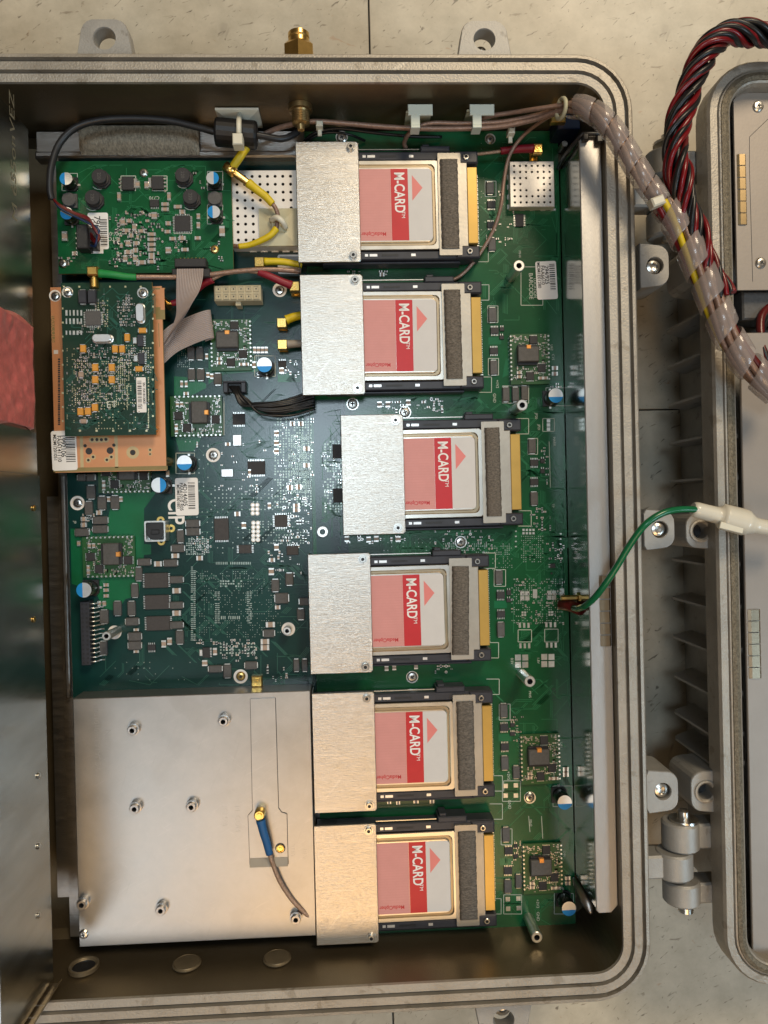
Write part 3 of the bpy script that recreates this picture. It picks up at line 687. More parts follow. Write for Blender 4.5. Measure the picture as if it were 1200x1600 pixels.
for c_ in ((775, 335), (774, 532), (836, 738), (783, 944), (790, 1152), (792, 1346)): pour([(c_[0] - 11, c_[1] - 5), (c_[0] + 9, c_[1] - 5), (c_[0] + 9, c_[1] + 6), (c_[0] - 11, c_[1] + 6)])
pour([(785, 590), (797, 585), (797, 560), (790, 560)]); pour([(850, 1200), (893, 1195), (894, 1226), (852, 1230)]); pour([(858, 595), (880, 596), (880, 608), (862, 608)])
traces(main, 0, [(115, 1000, 480, 1070, 30), (270, 690, 480, 1000, 110), (300, 440, 470, 700, 50)], TRACED)
traces(main, 0, [(745, 215, 870, 500, 50), (800, 640, 880, 1040, 90), (760, 1060, 890, 1450, 70), (600, 830, 880, 870, 50), (590, 620, 880, 645, 30), (500, 640, 532, 860, 40)], TRACE, seed=8)

# power modules: a small raised board with inductor, chips and edge pads
def pm_mesh():
    W, H = .0246, .0316
    b = MB(); b.bc(0, 0, W, H, .0010, .0024, 0); pcbm = b.mesh('power_module', [pm_mat, PCBE])
    b = MB()
    for s_ in (-1, 1):
        for i in range(11):
            b.cyl(s_ * W / 2 * .97, H / 2 * .9 - i * H * .9 / 10.6, .0002, .0029, .00085, 8, 0, .0006)
    padm = b.mesh('edge_pads', [TIN])
    b = MB(); w, h = .0132, .0095; b.bc(0, 0, w, h, .0024, .0068, 0, .0005); b.bc(0, h / 2 + .0006, w * .94, .0016, .0024, .0045, 1); b.bc(0, -h / 2 - .0008, w * .94, .0018, .0024, .0042, 1); indm = b.mesh('inductor', [FERR, BLACK])
    b = MB(); b.bc(0, 0, .0030, .0026, .0030, .0070, 0, .0003); tabm = b.mesh('copper_tab', [COPPER])
    b = MB(); rnd = random.Random(4)
    for _ in range(95):
        x = rnd.uniform(-W * .43, W * .43); y = rnd.uniform(.0055, H * .46) if rnd.random() < .62 else rnd.uniform(-H * .45, -.004)
        x = round(x / .0009) * .0009; y = round(y / .0009) * .0009; l = rnd.choice((.0009, .0011, .0014)); smd(b, x, y, l, l * .55, l * .4, .0024, rnd.random() < .5, rnd.choice((1, 2)))
    for _ in range(30): 
        x = rnd.uniform(.0075, W * .44); y = rnd.uniform(-.006, .008); l = .0011; smd(b, round(x / .0009) * .0009, round(y / .0009) * .0009, l, l * .55, l * .4, .0024, True, rnd.choice((1, 2)))
    smm = b.mesh('small_component_field', [TIN, TAN, CHIP])
    b = MB(); b.bc(0, 0, .0050, .0050, .0024, .0034, 0, .0002)
    for i in range(6):
        for sd in (-1, 1): b.bc((i - 2.5) * .0008, sd * .0029, .0004, .0007, .0024, .0027, 1)
    qf = b.mesh('chip', [CHIP, TIN])
    b = MB(); smd(b, 0, 0, .0030, .0018, .0013, .0024, True, 1); cc = b.mesh('ceramic_capacitor', [TIN, TAN])
    return pcbm, padm, indm, tabm, smm, qf, cc
pm_mat = pcb('module_mask', (0.016, 0.075, 0.018), (0.022, 0.10, 0.026), 0.35)
PM = pm_mesh()
def power_module(px, py, rz):
    x, y = P(px, py, .0024); o = part('power_module', PM[0], main, (x, y, 0), rz)
    R = lambda n, me, lx, ly, kd=None: part(n, me, o, (lx, ly, 0), 0, kd, rel=True)
    R('edge_pads', PM[1], 0, 0, 'stuff'); R('inductor', PM[2], -.0018, .0024); R('copper_tab', PM[3], -.0016, .0068); R('small_component_field', PM[4], 0, 0, 'stuff')
    R('chip', PM[5], .0024, .0118); R('chip', PM[5], .0072, -.0058); R('chip', PM[5], -.0003, -.0108)
    for lx, ly in ((-.0072, -.0086), (-.0072, -.0112), (.0062, -.0122), (.0093, -.0122)): R('ceramic_capacitor', PM[6], lx, ly)
for a in ((361, 539, 0), (828, 561, 0), (844.5, 1186, 0), (848, 1357, 0), (307, 650, -math.pi / 2), (170, 870, -math.pi / 2), (194, 738, -math.pi / 2)): power_module(*a)
for px, py, a in ((413, 570, -math.pi / 2), (288, 723, -math.pi / 2), (248, 758, 0), (131, 922, math.pi), (868.5, 618, -math.pi / 2), (882.5, 1254, -math.pi / 2), (889, 1420, -math.pi / 2)): elcap(main, px, py, a)
for a in ((141.6, 769, 13, 20), (158.7, 786, 13, 20), (179, 785, 13, 20), (138, 794, 12, 20), (156, 813, 22, 12), (156, 827, 22, 12), (127.5, 832, 20, 12), (300.7, 818, 20, 12), (301, 831, 20, 12), (281.5, 838, 11, 19), (277.5, 857, 19, 12), (266, 880, 20, 11), (224.7, 878.5, 19, 11), (216, 897, 11, 20), (127, 746, 12, 11), (141, 746, 12, 11),
          (210, 923, 11, 20), (183, 951, 12, 21), (205, 951, 12, 21), (162, 964, 13, 20), (161, 1013, 12, 20), (206, 971.5, 19, 12), (210, 995, 19, 13), (210, 1009, 19, 13), (275, 906, 20, 11), (275, 946, 20, 11), (275, 977, 20, 11), (280.6, 996, 12, 20), (336, 1045.5, 20, 11), (355, 1049, 12, 20),
          (298, 552, 11, 18), (311.5, 552, 11, 18), (299, 585, 11, 17), (313, 585, 12, 17), (340, 592, 12, 17), (430, 915, 12, 18), (452, 905, 12, 18), (475, 940, 14, 12), (440, 935, 20, 16), (470, 960, 12, 16), (420, 990, 16, 12), (463, 1040, 9, 18), (476, 1040, 9, 18), (392, 1040, 18, 12),
          (766, 293, 12, 18), (769, 381, 12, 20), (770, 491.5, 13, 22), (772, 574, 12, 22), (791, 616, 11, 22), (806, 616, 11, 22), (820, 614, 11, 22), (832, 697, 12, 22), (835, 779, 12, 20), (780, 902, 12, 21), (783, 984, 12, 22), (787.5, 1111, 12, 21), (789, 1193, 12, 21), (807, 1207.5, 11, 19), (791, 1305, 12, 22), (794, 1386, 12, 20), (810.6, 1378, 10, 20)): tant(main, *a)
for a in ((768, 319, 13, 11), (767, 351, 11, 10), (773, 516.5, 13, 10), (772, 548, 13, 10), (835, 723, 13, 10), (835, 753, 13, 10), (782.5, 930, 13, 11), (783, 960, 13, 10), (788, 1137, 13, 11), (789, 1167.5, 13, 11), (795, 1330, 13, 11), (794, 1361, 13, 11), (236.6, 1012, 12, 9), (441, 570, 12, 13)): chip(main, *a, legs='TB')
for a in ((784.5, 514, 7, 6), (784, 527, 7, 6), (848, 720, 7, 7), (848, 736, 7, 7), (795, 926, 7, 8), (795, 938, 7, 6), (801, 1133, 7, 6), (801, 1147, 8, 6), (806, 1322, 6, 6), (806, 1338, 7, 6)): chip(main, *a, hgt=.9, name='transistor', legs='T')
for a in ((244, 907, 36, 23), (245, 941, 36, 22), (247, 974, 36, 22)): chip(main, *a, hgt=1.2, m=CHIPB, name='memory_chip', legs='LR')
chip(main, 346, 827, 22, 34, 1.1, m=CHIPB, name='memory_chip', legs='TB')
for a in ((400.5, 731, 27, 21), (373, 655, 19, 17)): chip(main, *a, hgt=1.1, legs='TB')
chip(main, 439, 814, 20, 19, 1.1, legs='TBLR', m=CHIPB); chip(main, 383, 858, 20, 13, 1.0, m=CHIPB, legs='LR'); chip(main, 457, 860, 18, 14, 1.6, m=CHIPB, legs='T')
chip(main, 527, 705, 15, 22, 1.2); chip(main, 528, 774, 15, 22, 1.2); chip(main, 812, 344, 13, 20, 1.1, legs='LR'); chip(main, 322, 1020, 11, 16, 1.5, legs='R', name='regulator')
chip(main, 314, 1020, 5, 10, .8, m=TIN, name='heat_tab'); chip(main, 864, 884, 8, 7, .9, legs='L'); chip(main, 862, 896, 3, 3, .6)
for a in ((370.5, 688, 13, 17), (355, 739, 18, 12)): chip(main, *a, hgt=1.2, m=CAPTOP, name='crystal_oscillator')
for a in ((398, 547, 5, 10), (404, 547, 5, 10), (410, 547, 5, 10), (416, 547, 5, 10), (397, 570, 5, 10), (325, 586, 5, 8), (331, 588, 5, 8), (323, 557, 4, 9), (131, 811, 9, 7), (131, 820, 9, 7), (155, 801, 9, 7), (170, 780, 5, 8), (189, 780, 5, 8), (123, 849, 5, 8), (274, 868.5, 12, 7), (312, 872, 10, 7), (247, 881, 12, 8), (276, 923, 13, 8), (276, 958, 13, 8), (166, 914, 8, 5), (166, 922, 8, 5), (166, 931, 8, 5), (155, 943, 5, 8), (163, 943, 5, 8), (256, 1006, 7, 11), (265, 1002, 7, 11), (213, 984, 8, 4), (213, 1018, 8, 4), (336, 1018, 6, 11), (320, 1036, 8, 9), (422.5, 976, 14, 8), (414, 1002.6, 13, 8), (414, 1012, 13, 8), (432, 855, 7, 10), (425, 875, 9, 6), (435, 871, 3, 6), (424, 893, 8, 11), (434, 949, 8, 6), (421, 790, 5, 9), (463, 790, 10, 6), (463, 797, 10, 6), (371, 803, 9, 7), (381, 821, 7, 10), (262, 740, 5, 10), (867, 575, 9, 6), (867, 584, 9, 6), (884, 1202, 9, 7), (884, 1210, 9, 7), (887, 1372, 8, 6), (887, 1380, 8, 6), (390, 738, 4, 9), (356, 694, 8, 5), (440, 579, 7, 9), (225, 742, 6, 8), (233, 742, 6, 8), (284, 600, 4, 10), (291, 600, 4, 10), (279, 628, 8, 9), (291, 615, 8, 5), (232, 765, 5, 8), (479, 701, 9, 7), (479, 727, 9, 7), (432, 677, 7, 8), (432, 692, 7, 8), (432, 705, 7, 8), (457, 662, 8, 7), (470, 662, 8, 7), (453, 762, 8, 8), (467, 761, 8, 8),
          (542, 842, 7, 9), (576, 843, 7, 9), (588, 842, 7, 9), (622, 842, 8, 9), (593, 632, 7, 9), (606, 632, 7, 9), (638, 629, 7, 9), (597, 429, 7, 6), (604, 1044, 6, 8), (616, 1043, 6, 8), (650, 1041, 6, 9), (608, 1253, 6, 6), (622, 1254, 6, 6), (650, 1252, 8, 6), (675, 1252, 7, 6)): mlcc(main, *a)
for a in ((333, 711), (121, 786), (376, 1057), (437, 453)):
    ringpad(main, *a, 11.0, 6.5, m=WHITE); screw(main, *a, .0001, 7.2, BRASS if a[0] == 376 else STEEL)
for a, r in (((534, 214), 8), ((828, 1246.5), 8), ((551, 631), 8), ((633, 644), 8), ((720, 847), 8), ((644, 1058), 8), ((766, 217), 7)): screw(main, *a, 0, r); ringpad(main, *a, r + 1.5, r * .8, m=TIN)
ringpad(main, 179, 988, 10.5, 3, m=WHITE); standoff(main, 166, 994, 0, .022, 7); ringpad(main, 450.5, 983, 10.5, 3, m=WHITE); standoff(main, 448.5, 986, 0, .010, 6.5)
for a in ((811, 415), (816, 633), (504, 831), (828, 1065), (839, 1465)): standoff(main, *a, 0, .022 if a[0] != 504 else .0015, 9)
# connectors
def molex():
    z = .011; o = part('power_header', (lambda b: b.mesh('power_header', [MOLEX]))(MB().bc(0, 0, L(72, z), L(24, z), .0003, z, 0, .0006).bc(0, -L(15, z), L(8, z), L(6, z), .0003, z * .8, 0)), main, (*P(371, 457.5, z), 0))
    def mk():
        b = MB(); s_ = L(9.2, z) / 2; h = s_ * .72; b.loops([[(-s_, -s_, 0), (s_, -s_, 0), (s_, s_, 0), (-s_, s_, 0)], [(-s_ * .92, -s_ * .92, .0006), (s_ * .92, -s_ * .92, .0006), (s_ * .92, s_ * .92, .0006), (-s_ * .92, s_ * .92, .0006)], [(-h, -h, .0006), (h, -h, .0006), (h, h, .0006), (-h, h, .0006)], [(-h, -h, -.0002 + .0003), (h, -h, .0001), (h, h, .0001), (-h, h, .0001)]], mats=[0, 0, 0, 0]); b.cyl(0, 0, .0001, .0005, s_ * .22, 8, 1); return b.mesh('contact_cell', [MOLEX, BLACK])
    me = mk()
    for i in range(6):
        for j in range(2): part('contact_cell', me, o, ((i - 2.5) * L(11.6, z), (j - .5) * L(11.6, z), z), rel=True)
molex()
z = .0085; o = part('pin_header', MB().bc(0, 0, L(13.5, z), L(98, z), .0003, z, 0, .0003).mesh('pin_header', [RAILM]), main, (*P(133, 990, z), 0))
b = MB()
for i in range(14):
    for j in (-1, 1): b.bc(j * L(3.2, z), (6.5 - i) * L(6.9, z), L(3), L(3), z + .00002, z + .00006)
part('socket_field', b.mesh('socket_field', [BLACK]), o, (0, 0, 0), kind='stuff', rel=True)
b = MB()
for i in range(14): b.tube([Vector((L(6), (6.5 - i) * L(6.9, z), .006)), Vector((L(13), (6.5 - i) * L(6.9, z), .0055)), Vector((L(16), (6.5 - i) * L(6.9, z), .0006)), Vector((L(22), (6.5 - i) * L(6.9, z), .0003))], L(1.2), 5)
part('pin_row', b.mesh('pin_row', [TIN]), o, (0, 0, 0), kind='stuff', rel=True)
def usb():
    z = .010; x, y = P(242, 830, z); b = MB(); s_ = L(16, z)
    b.loops([rr(-s_, s_, -s_, s_, .001, .0002, 2), rr(-s_, s_, -s_, s_, .001, z, 2), rr(-s_ + .0009, s_ - .0009, -s_ + .0009, s_ - .0009, .001, z, 2), rr(-s_ + .0009, s_ - .0009, -s_ + .0009, s_ - .0009, .001, .002, 2)])
    o = part('square_socket', b.mesh('square_socket', [TIN]), main, (x, y, 0))
    b = MB(); k = s_ * .80; b.poly([(-k, -k * .4), (-k * .6, -k), (k * .6, -k), (k, -k * .4), (k, k), (-k, k)], .002, z * .9); b.bc(0, -k * .1, k * .95, k * .55, z * .9, z * .9 + .0008, 0, .0003); part('socket_core', b.mesh('socket_core', [BLACK]), o, (0, 0, 0), rel=True)
    for px, py in ((251, 813), (267.5, 825.5), (252, 846)): ringpad(main, px, py, 6, 2.5, m=GOLD)
usb()
z = .007; x, y = P(366, 604, z); o = part('wire_connector', MB().box(-L(17), L(17), L(6), L(9), .0003, z, 0, .0004).box(-L(17), -L(10), -L(9), L(6.2), .0003, z, 0, .0004).box(L(10), L(17), -L(9), L(6.2), .0003, z, 0, .0004).box(-L(9.8), L(9.8), -L(7), L(5.8), .0003, z * .5, 1).mesh('wire_connector', [RAILM, BLACK]), main, (x, y, 0))
# surface detail
smd_field(main, 0, [(395, 565, 470, 590, 22, 3, 6), (300, 660, 330, 700, 14, 3, 5), (330, 690, 420, 775, 22, 3, 5), (425, 650, 490, 800, 55, 2.5, 5), (440, 770, 485, 850, 50, 3, 6), (300, 840, 330, 862, 40, 3, 4), (350, 1000, 405, 1030, 46, 3, 5), (305, 1000, 345, 1005, 12, 3, 5), (222, 742, 235, 765, 10, 3, 5), (130, 800, 150, 830, 14, 3, 5), (505, 690, 535, 800, 40, 2.5, 4.5), (420, 840, 470, 900, 26, 3, 6), (410, 1040, 450, 1070, 10, 3, 6),
                    (590, 624, 690, 642, 26, 3, 6), (540, 838, 640, 850, 14, 3, 6), (680, 830, 770, 862, 60, 2.5, 4.5), (540, 420, 620, 432, 10, 3, 5), (760, 300, 800, 392, 20, 2.5, 4.5), (842, 700, 858, 760, 14, 2.5, 4.5), (830, 795, 860, 830, 26, 2.5, 4.5), (800, 905, 880, 975, 60, 2.2, 4), (855, 845, 880, 880, 16, 3, 5), (665, 627, 690, 640, 14, 3, 5), (676, 1036, 705, 1052, 16, 2.5, 4.5), (795, 1120, 815, 1165, 16, 2.5, 4.5), (800, 1315, 818, 1352, 18, 2.5, 4.5), (862, 600, 875, 606, 4, 3, 5)])
pads(main, 0, [(430, 655, 490, 795, 4.3, 2.4, .62), (452, 680, 488, 770, 3.3, 2.0, .8), (508, 690, 534, 800, 4.2, 2.6, .55), (307, 893, 400, 905, 3.4, 1.2, .45), (312, 905, 440, 995, 3.6, 1.0, .35), (300, 886, 302, 1000, 3, 3.5, .95, 1.2), (304, 892, 306, 1000, 3, 3.5, .9, 1.2), (338, 880, 392, 880, 2.8, 1.4, .95, 4), (338, 925, 342, 975, 3, 5, .9, 1.2), (388, 925, 392, 975, 3, 5, .9, 1.2), (346, 965, 376, 966, 2.8, 1.4, .9, 5), (345, 908, 380, 918, 4, 2.4, .6), (292, 842, 324, 868, 3.4, 2, .75), (345, 1006, 402, 1024, 4.8, 2.6, .8), (290, 690, 330, 780, 7, 1.6, .3), (330, 760, 430, 800, 6, 1.8, .4), (180, 1035, 300, 1070, 9, 1.3, .35), (300, 800, 380, 870, 8, 1.5, .3), (390, 815, 480, 850, 4.2, 1.8, .5), (278, 540, 300, 575, 3, 1.2, .6), (395, 552, 405, 575, 3, 1.2, .6),
              (752, 212, 760, 380, 3, 1, .1), (815, 838, 850, 880, 3.3, 1.4, .7), (770, 870, 800, 890, 3.3, 1.2, .4), (690, 850, 800, 868, 3.2, 1.4, .5), (800, 905, 880, 975, 3.4, 1.6, .45), (640, 638, 690, 640, 4, 1.5, .5), (600, 842, 680, 860, 6, 1.2, .3)])
# silkscreen outlines and bare footprints
b = MB()
def so(px0, py0, px1, py1, w=.9, z=0.0):
    for (a, c_, d, e) in ((px0, py0, px1, py0), (px1, py0, px1, py1), (px1, py1, px0, py1), (px0, py1, px0, py0)): b.line(*P(a, c_, z), *P(d, e, z), L(w), z + .00007)
def sl(*p): 
    for i in range(0, len(p) - 2, 2): b.line(*P(p[i], p[i + 1]), *P(p[i + 2], p[i + 3]), L(.9), .00007)
so(814, 417, 848, 477); so(809.5, 984, 830.5, 1003); so(851, 983, 872, 1003); so(848, 654, 866, 674)
for dx, dy, q in ((763, 397, 1), (764, 457, 1), (768, 601, 1), (826, 666, 1), (830, 810, 1), (774, 876, 1), (779, 1016, 1), (780, 1073, 1), (785, 1224, 1), (785, 1268, 1), (783, 1416, 1)): sl(dx - 20, dy - 12, dx, dy - 12, dx, dy + 12, dx - 20, dy + 12)
so(758, 283, 775, 307); so(762, 478, 778, 504); so(763, 560, 779, 586); so(825, 685, 840, 710); so(772, 890, 790, 916); so(780, 1100, 797, 1125); so(783, 1295, 800, 1320); so(785, 603, 826, 630); so(787, 1220, 813, 1236); so(787, 1398, 815, 1412); so(787, 1412, 815, 1428); so(785, 1236, 813, 1252)
so(853, 606, 884, 634); so(864, 1228, 894, 1260); so(866, 1396, 896, 1428); so(398, 556, 430, 588); so(275, 708, 304, 740); sl(350, 622, 350, 680); sl(858, 690, 860, 762); sl(826, 1275, 828, 1300); sl(846, 1275, 848, 1310)
part('silkscreen_lines', b.mesh('silkscreen_lines', [SILK]), main, kind='stuff')
b = MB()
def pq(px, py, w, h, z=.0001): x, y = P(px, py); b.bc(x, y, L(w), L(h), 0, z, 0, .00004)
for q in ((820, 931), (862, 930)):
    for i in (-1, 1):
        for j in (-1, 1): pq(q[0] + i * 3.8, q[1] + j * 3.8, 6.8, 6.8)
for q in ((818.5, 959), (860.5, 958.5)):
    for i in (-1, 1):
        for j in (-1, 1): pq(q[0] + i * 2, q[1] + j * 2, 3.2, 3.2)
for q in ((819, 977), (860.5, 976), (820, 1009), (861.5, 1008)):
    for i in (-1, 0, 1): pq(q[0] + i * 6.8, q[1], 3.6, 8)
for q in ((815, 1033), (856, 1032)):
    for i in (-1, 1):
        for j in (-1, 1): pq(q[0] + i * 5.6, q[1] + j * 5.6, 9.5, 9.5)
for q in ((790, 1228), (806, 1227), (790, 1243), (806, 1243), (793.5, 1405), (810, 1404), (794, 1420), (810.5, 1419), (836, 924), (836, 931), (878, 923), (878, 930)): pq(*q, 7, 7)
for j in range(3): pq(857, 657.5 + 6.5 * j, 5.5, 5.5)
for i in range(4):
    for j in range(2): pq(818 + i * 5.2, 828 + j * 5.2, 3.6, 3.6)
for i in range(3):
    for j in range(2): pq(395 + j * 7, 789 + i * 6.5, 5, 5)
for i in range(5):
    for j in range(2): pq(396 + j * 7, 817 + i * 6.6, 5, 5)
for i in range(8): pq(806 + (i % 2) * 70, 1 * 0 + 830 + i * 4, 3, 2)
part('bare_pads', b.mesh('bare_pads', [TIN]), main, kind='stuff')
for i in range(5):
    for j in range(2): ringpad(main, 396 + j * 7, 817 + i * 6.6, 3.4, 1.5, m=WHITE, h=.00016, name='plated_hole')
for i in range(3):
    for j in range(2): ringpad(main, 395 + j * 7, 789 + i * 6.5, 3.4, 1.5, m=WHITE, h=.00016, name='plated_hole')
NR = -math.pi / 2
text(main, 'CIP', 274, 799, .00008, 35, WHITE, NR, L(.5), .78)
text(main, 'BARCODE', 829.5, 447, .00008, 9, SILK, NR); text(main, 'LOCATION', 836, 450, .00008, 6, SILK, NR)
text(main, '+1V2', 777, 600, .00008, 6, SILK, NR); text(main, 'GND', 772.5, 622, .00008, 6.5, SILK, NR); text(main, '+2V5', 794.5, 1212, .00008, 6.5, SILK, NR); text(main, 'GND', 796, 1257, .00008, 6.5, SILK, NR); text(main, '+3V3', 840, 1412, .00008, 6.5, SILK, NR); text(main, 'GND', 840.5, 1432, .00008, 6.5, SILK, NR)
for s_, px, py in (('MH4', 812, 397), ('MH5', 828, 1085), ('JP20', 838, 650), ('JP21', 842, 668), ('0.5V', 800, 1033), ('1.8V', 841, 1032), ('U62', 862, 543), ('C15', 864, 558), ('U41', 877, 1164), ('U44', 882, 1334), ('MH2', 829, 1286), ('MH3', 828, 1250), ('R6', 831, 560), ('C44', 278, 800), ('J9', 117, 816), ('TP', 864, 790), ('MARK', 866, 690)): text(main, s_, px, py, .00008, 5.5, SILK, NR)
text(main, '11/24', 866, 1085, .00008, 9, INK, math.pi / 2)
barcode(main, 292, 776, 35, 58, .0003, [('4D14A05', .42, .45, 9), ('FAA61010 R05', .26, .5, 7), ('MDME1801801', .12, .5, 6)], (.56, .86, .12, .84))
o = barcode(main, 854, 438, 33, 60, .0003, [('294/925', .52, .36, 9), ('FAA6610', .32, .36, 8), ('MDM1E01280', .14, .36, 7)], (.66, .92, .08, .76), rz=.035)
# shield cans with real perforations
def can(px0, py0, px1, py1, z, nx, ny, skip, tri=False):
    x0, x1, y0, y1 = rect(px0, py0, px1, py1, z); W, H = x1 - x0, y1 - y0; cx, cy = (x0 + x1) / 2, (y0 + y1) / 2; mx = W * .035
    b = MB(); cw, ch_ = (W - 2 * mx) / nx, (H - 2 * mx) / ny; r = min(cw, ch_) * .21
    for i in range(nx):
        for j in range(ny):
            ox, oy = -W / 2 + mx + cw * (i + .5), H / 2 - mx - ch_ * (j + .5)
            if (i, j) in skip: b.flat(ox - cw / 2, ox + cw / 2, oy - ch_ / 2, oy + ch_ / 2, z); continue
            sq = [(1, 0), (1, 1), (0, 1), (-1, 1), (-1, 0), (-1, -1), (0, -1), (1, -1)]
            A = b.add([(ox + q[0] * cw / 2, oy + q[1] * ch_ / 2, z) for q in sq]); Bq = b.add([(ox + r * math.cos(k * math.pi / 4), oy + r * math.sin(k * math.pi / 4), z) for k in range(8)])
            Cq = b.add([(ox + r * math.cos(k * math.pi / 4), oy + r * math.sin(k * math.pi / 4), z - .0006) for k in range(8)]); b.quadloop(A, Bq); b.quadloop(Bq, Cq)
    R4 = lambda w, h, zz: [(-w, -h, zz), (w, -h, zz), (w, h, zz), (-w, h, zz)]
    b.loops([R4(W / 2, H / 2, .0004), R4(W / 2, H / 2, z - .0004), R4(W / 2 - .0003, H / 2 - .0003, z), R4(W / 2 - mx, H / 2 - mx, z)], cap1=False)
    o = part('shield_can', b.mesh('shield_can', [CANW]), main, (cx, cy, 0))
    bb = MB(); bb.flat(-W / 2 + .0008, W / 2 - .0008, -H / 2 + .0008, H / 2 - .0008, .0012); part('interior_shade', bb.mesh('interior_shade', [INK]), o, (0, 0, 0), rel=True)  # black sheet standing for the shade inside the can
    return o
can(796, 252, 867, 323, .006, 7, 7, {(3, 2), (2, 3), (3, 3), (4, 3), (3, 4)})
can(360, 266, 466, 384, .010, 8, 9, {(4, 3), (5, 3), (3, 4), (4, 4), (5, 4), (6, 4), (3, 5), (4, 5), (5, 5)} - {(4, 3)})
b = MB()
for i in range(5): x, y = P(396 + i * 17, 393, 0); b.bc(x, y, L(11), L(3), 0, .0008)
for i in range(5): x, y = P(794, 262 + i * 15.5, 0); b.bc(x, y, L(4), L(7), 0, .0008)
for i in range(5): x, y = P(800 + i * 16, 328, 0); b.bc(x, y, L(8), L(3), 0, .0008)
part('can_tabs', b.mesh('can_tabs', [TIN]), main, kind='stuff')
barcode(main, 452, 413, 36, 30, .0003, [], (.1, .95, .1, .3))
# gold coaxial sockets
def mcx(parent, px, py, z, w=15, flange=True):
    x, y = P(px, py, z); s_ = L(w / 2, z); b = MB(); b.bc(0, 0, 2 * s_, 2 * s_, z - .0045, z, 0, .0004, True)
    b.lathe([(s_ * .66, z), (s_ * .66, z + .0005), (s_ * .52, z + .0005), (s_ * .50, z + .0001), (s_ * .26, z + .0001), (s_ * .24, z + .0006), (s_ * .05, z + .0006)], n=16)
    if flange:
        b.bc(0, -s_ * .5, 1.9 * s_, 2.4 * s_, .0002, .0016, 0, .0002)
        for i in (-1, 1):
            for j in (-1.9, .8): b.bc(i * s_ * .7, j * s_ * .7, s_ * .4, s_ * .4, .0016, z - .0045 + .0004)
    return b, (x, y, 0)
def coax_end(px, py, z, parent=main):
    b, l = mcx(parent, px, py, z); return part('coax_socket', b.mesh('coax_socket', [GOLD]), parent, l)
b, l = mcx(main, 401, 1065, .004, 16); part('coax_socket', b.mesh('coax_socket', [GOLD]), main, l)

# ------------------------------------------------------------------ POWER BOARD (upper left)
ZP = .013
x0, x1, y0, y1 = rect(87, 252, 365, 425, ZP)
pb = thing('power_supply_board', ((x0 + x1) / 2, (y0 + y1) / 2, ZP - .0016), 'small bright green circuit board with black round inductors in the upper left corner', 'circuit board')
b = MB(); b.box(x0, x1, y0, y1, ZP - .0016, ZP, 0, bottom=True); b.m[0:4] = [1] * 4; part('board', b.mesh('board', [PCBP, PCBE]), pb)
traces(pb, ZP, [(95, 258, 360, 420, 70), (170, 320, 290, 415, 60)], TRACE, seed=21)
for px, py, a in ((103, 279, math.pi), (332, 278, 0), (104, 333, -math.pi / 2 - .5), (334, 331, math.pi)): elcap(pb, px, py, a, 10, 9, ZP)
def round_ind(px, py, r=11.5, h=6, m=BLACK, base=True):
    hg = h * 1e-3; x, y = P(px, py, ZP + hg); R = L(r, ZP)
    b = MB(); b.lathe([(R * 1.0, .0016), (R, .0024), (R * .8, .0027), (R * .78, hg - .0014), (R * .97, hg - .0011), (R, hg - .0004), (R * .94, hg)], n=24)
    if base: b.poly([(-R * 1.1, R * .5), (-R * 1.1, -R * .5), (-R * .5, -R * 1.15), (R * .5, -R * 1.15), (R * 1.15, -R * .5), (R * 1.15, R * .5), (R * .5, R * 1.15), (-R * .5, R * 1.15)], .0001, .0016)
    else: b.poly([(-R, -R), (R, -R), (R, R), (-R, R)], .0001, .0016)
    o = part('round_inductor', b.mesh('round_inductor', [m]), pb, (x, y, ZP))
    t = part('value_print', cached(('vp',), lambda: text_mesh('220', L(7), FERR, L(.1))), o, (0, 0, hg + .00005), NR, rel=True)
for a in ((154.5, 275), (144, 308), (285, 273), (297, 307)): round_ind(*a, m=mat('black_ferrite', (.03, .03, .032), .42, 0, .2, 400) if False else CHIP)
for a in ((107, 311), (335, 309)): round_ind(*a, r=10.5, h=4, m=FERR, base=False)
for px, py, s_ in ((199.5, 286, 1), (246, 285, -1)):
    chip(pb, px, py, 18, 20, 2.3, ZP, name='power_transistor'); chip(pb, px + s_ * 12, py, 5, 15, .8, ZP, TIN, 'heat_tab'); 
    for k in (-1, 0, 1): chip(pb, px - s_ * 12, py + k * 6, 4.5, 3, .6, ZP, TIN, 'lead')
chip(pb, 241, 317, 14, 11, 1.3, ZP, legs='B'); chip(pb, 285, 349, 24, 24, 1.0, ZP, legs='TBLR')
for a in ((186, 307, 5, 12), (264, 307, 5, 12), (241, 337, 8, 10), (258, 319, 11, 5), (258, 327, 11, 5), (278, 323, 12, 5), (285, 331, 9, 6), (192, 347, 6, 10), (210, 355, 6, 10), (202, 345, 9, 5), (198, 360, 10, 5), (221, 361, 10, 5), (237, 366, 12, 5), (237, 374, 12, 5), (237, 382, 12, 5), (237, 390, 12, 5), (237, 400, 9, 9), (237, 409, 12, 5), (213, 380, 9, 6), (200, 394, 11, 6), (212, 391, 7, 7), (196, 404, 6, 10), (211, 404, 6, 10), (222, 410, 12, 6), (270, 373, 10, 5), (285, 372, 10, 6), (309, 372, 9, 5), (310, 352, 5, 9), (310, 338, 5, 8), (262, 362, 9, 5), (263, 349, 8, 6), (263, 391, 8, 9), (289, 390, 11, 5), (347, 361, 8, 15), (101, 369, 8, 14), (117, 396, 8, 6), (215, 288, 6, 10), (229, 289, 6, 10), (205, 368, 7, 6), (200, 380, 7, 9)): mlcc(pb, *a, zb=ZP)
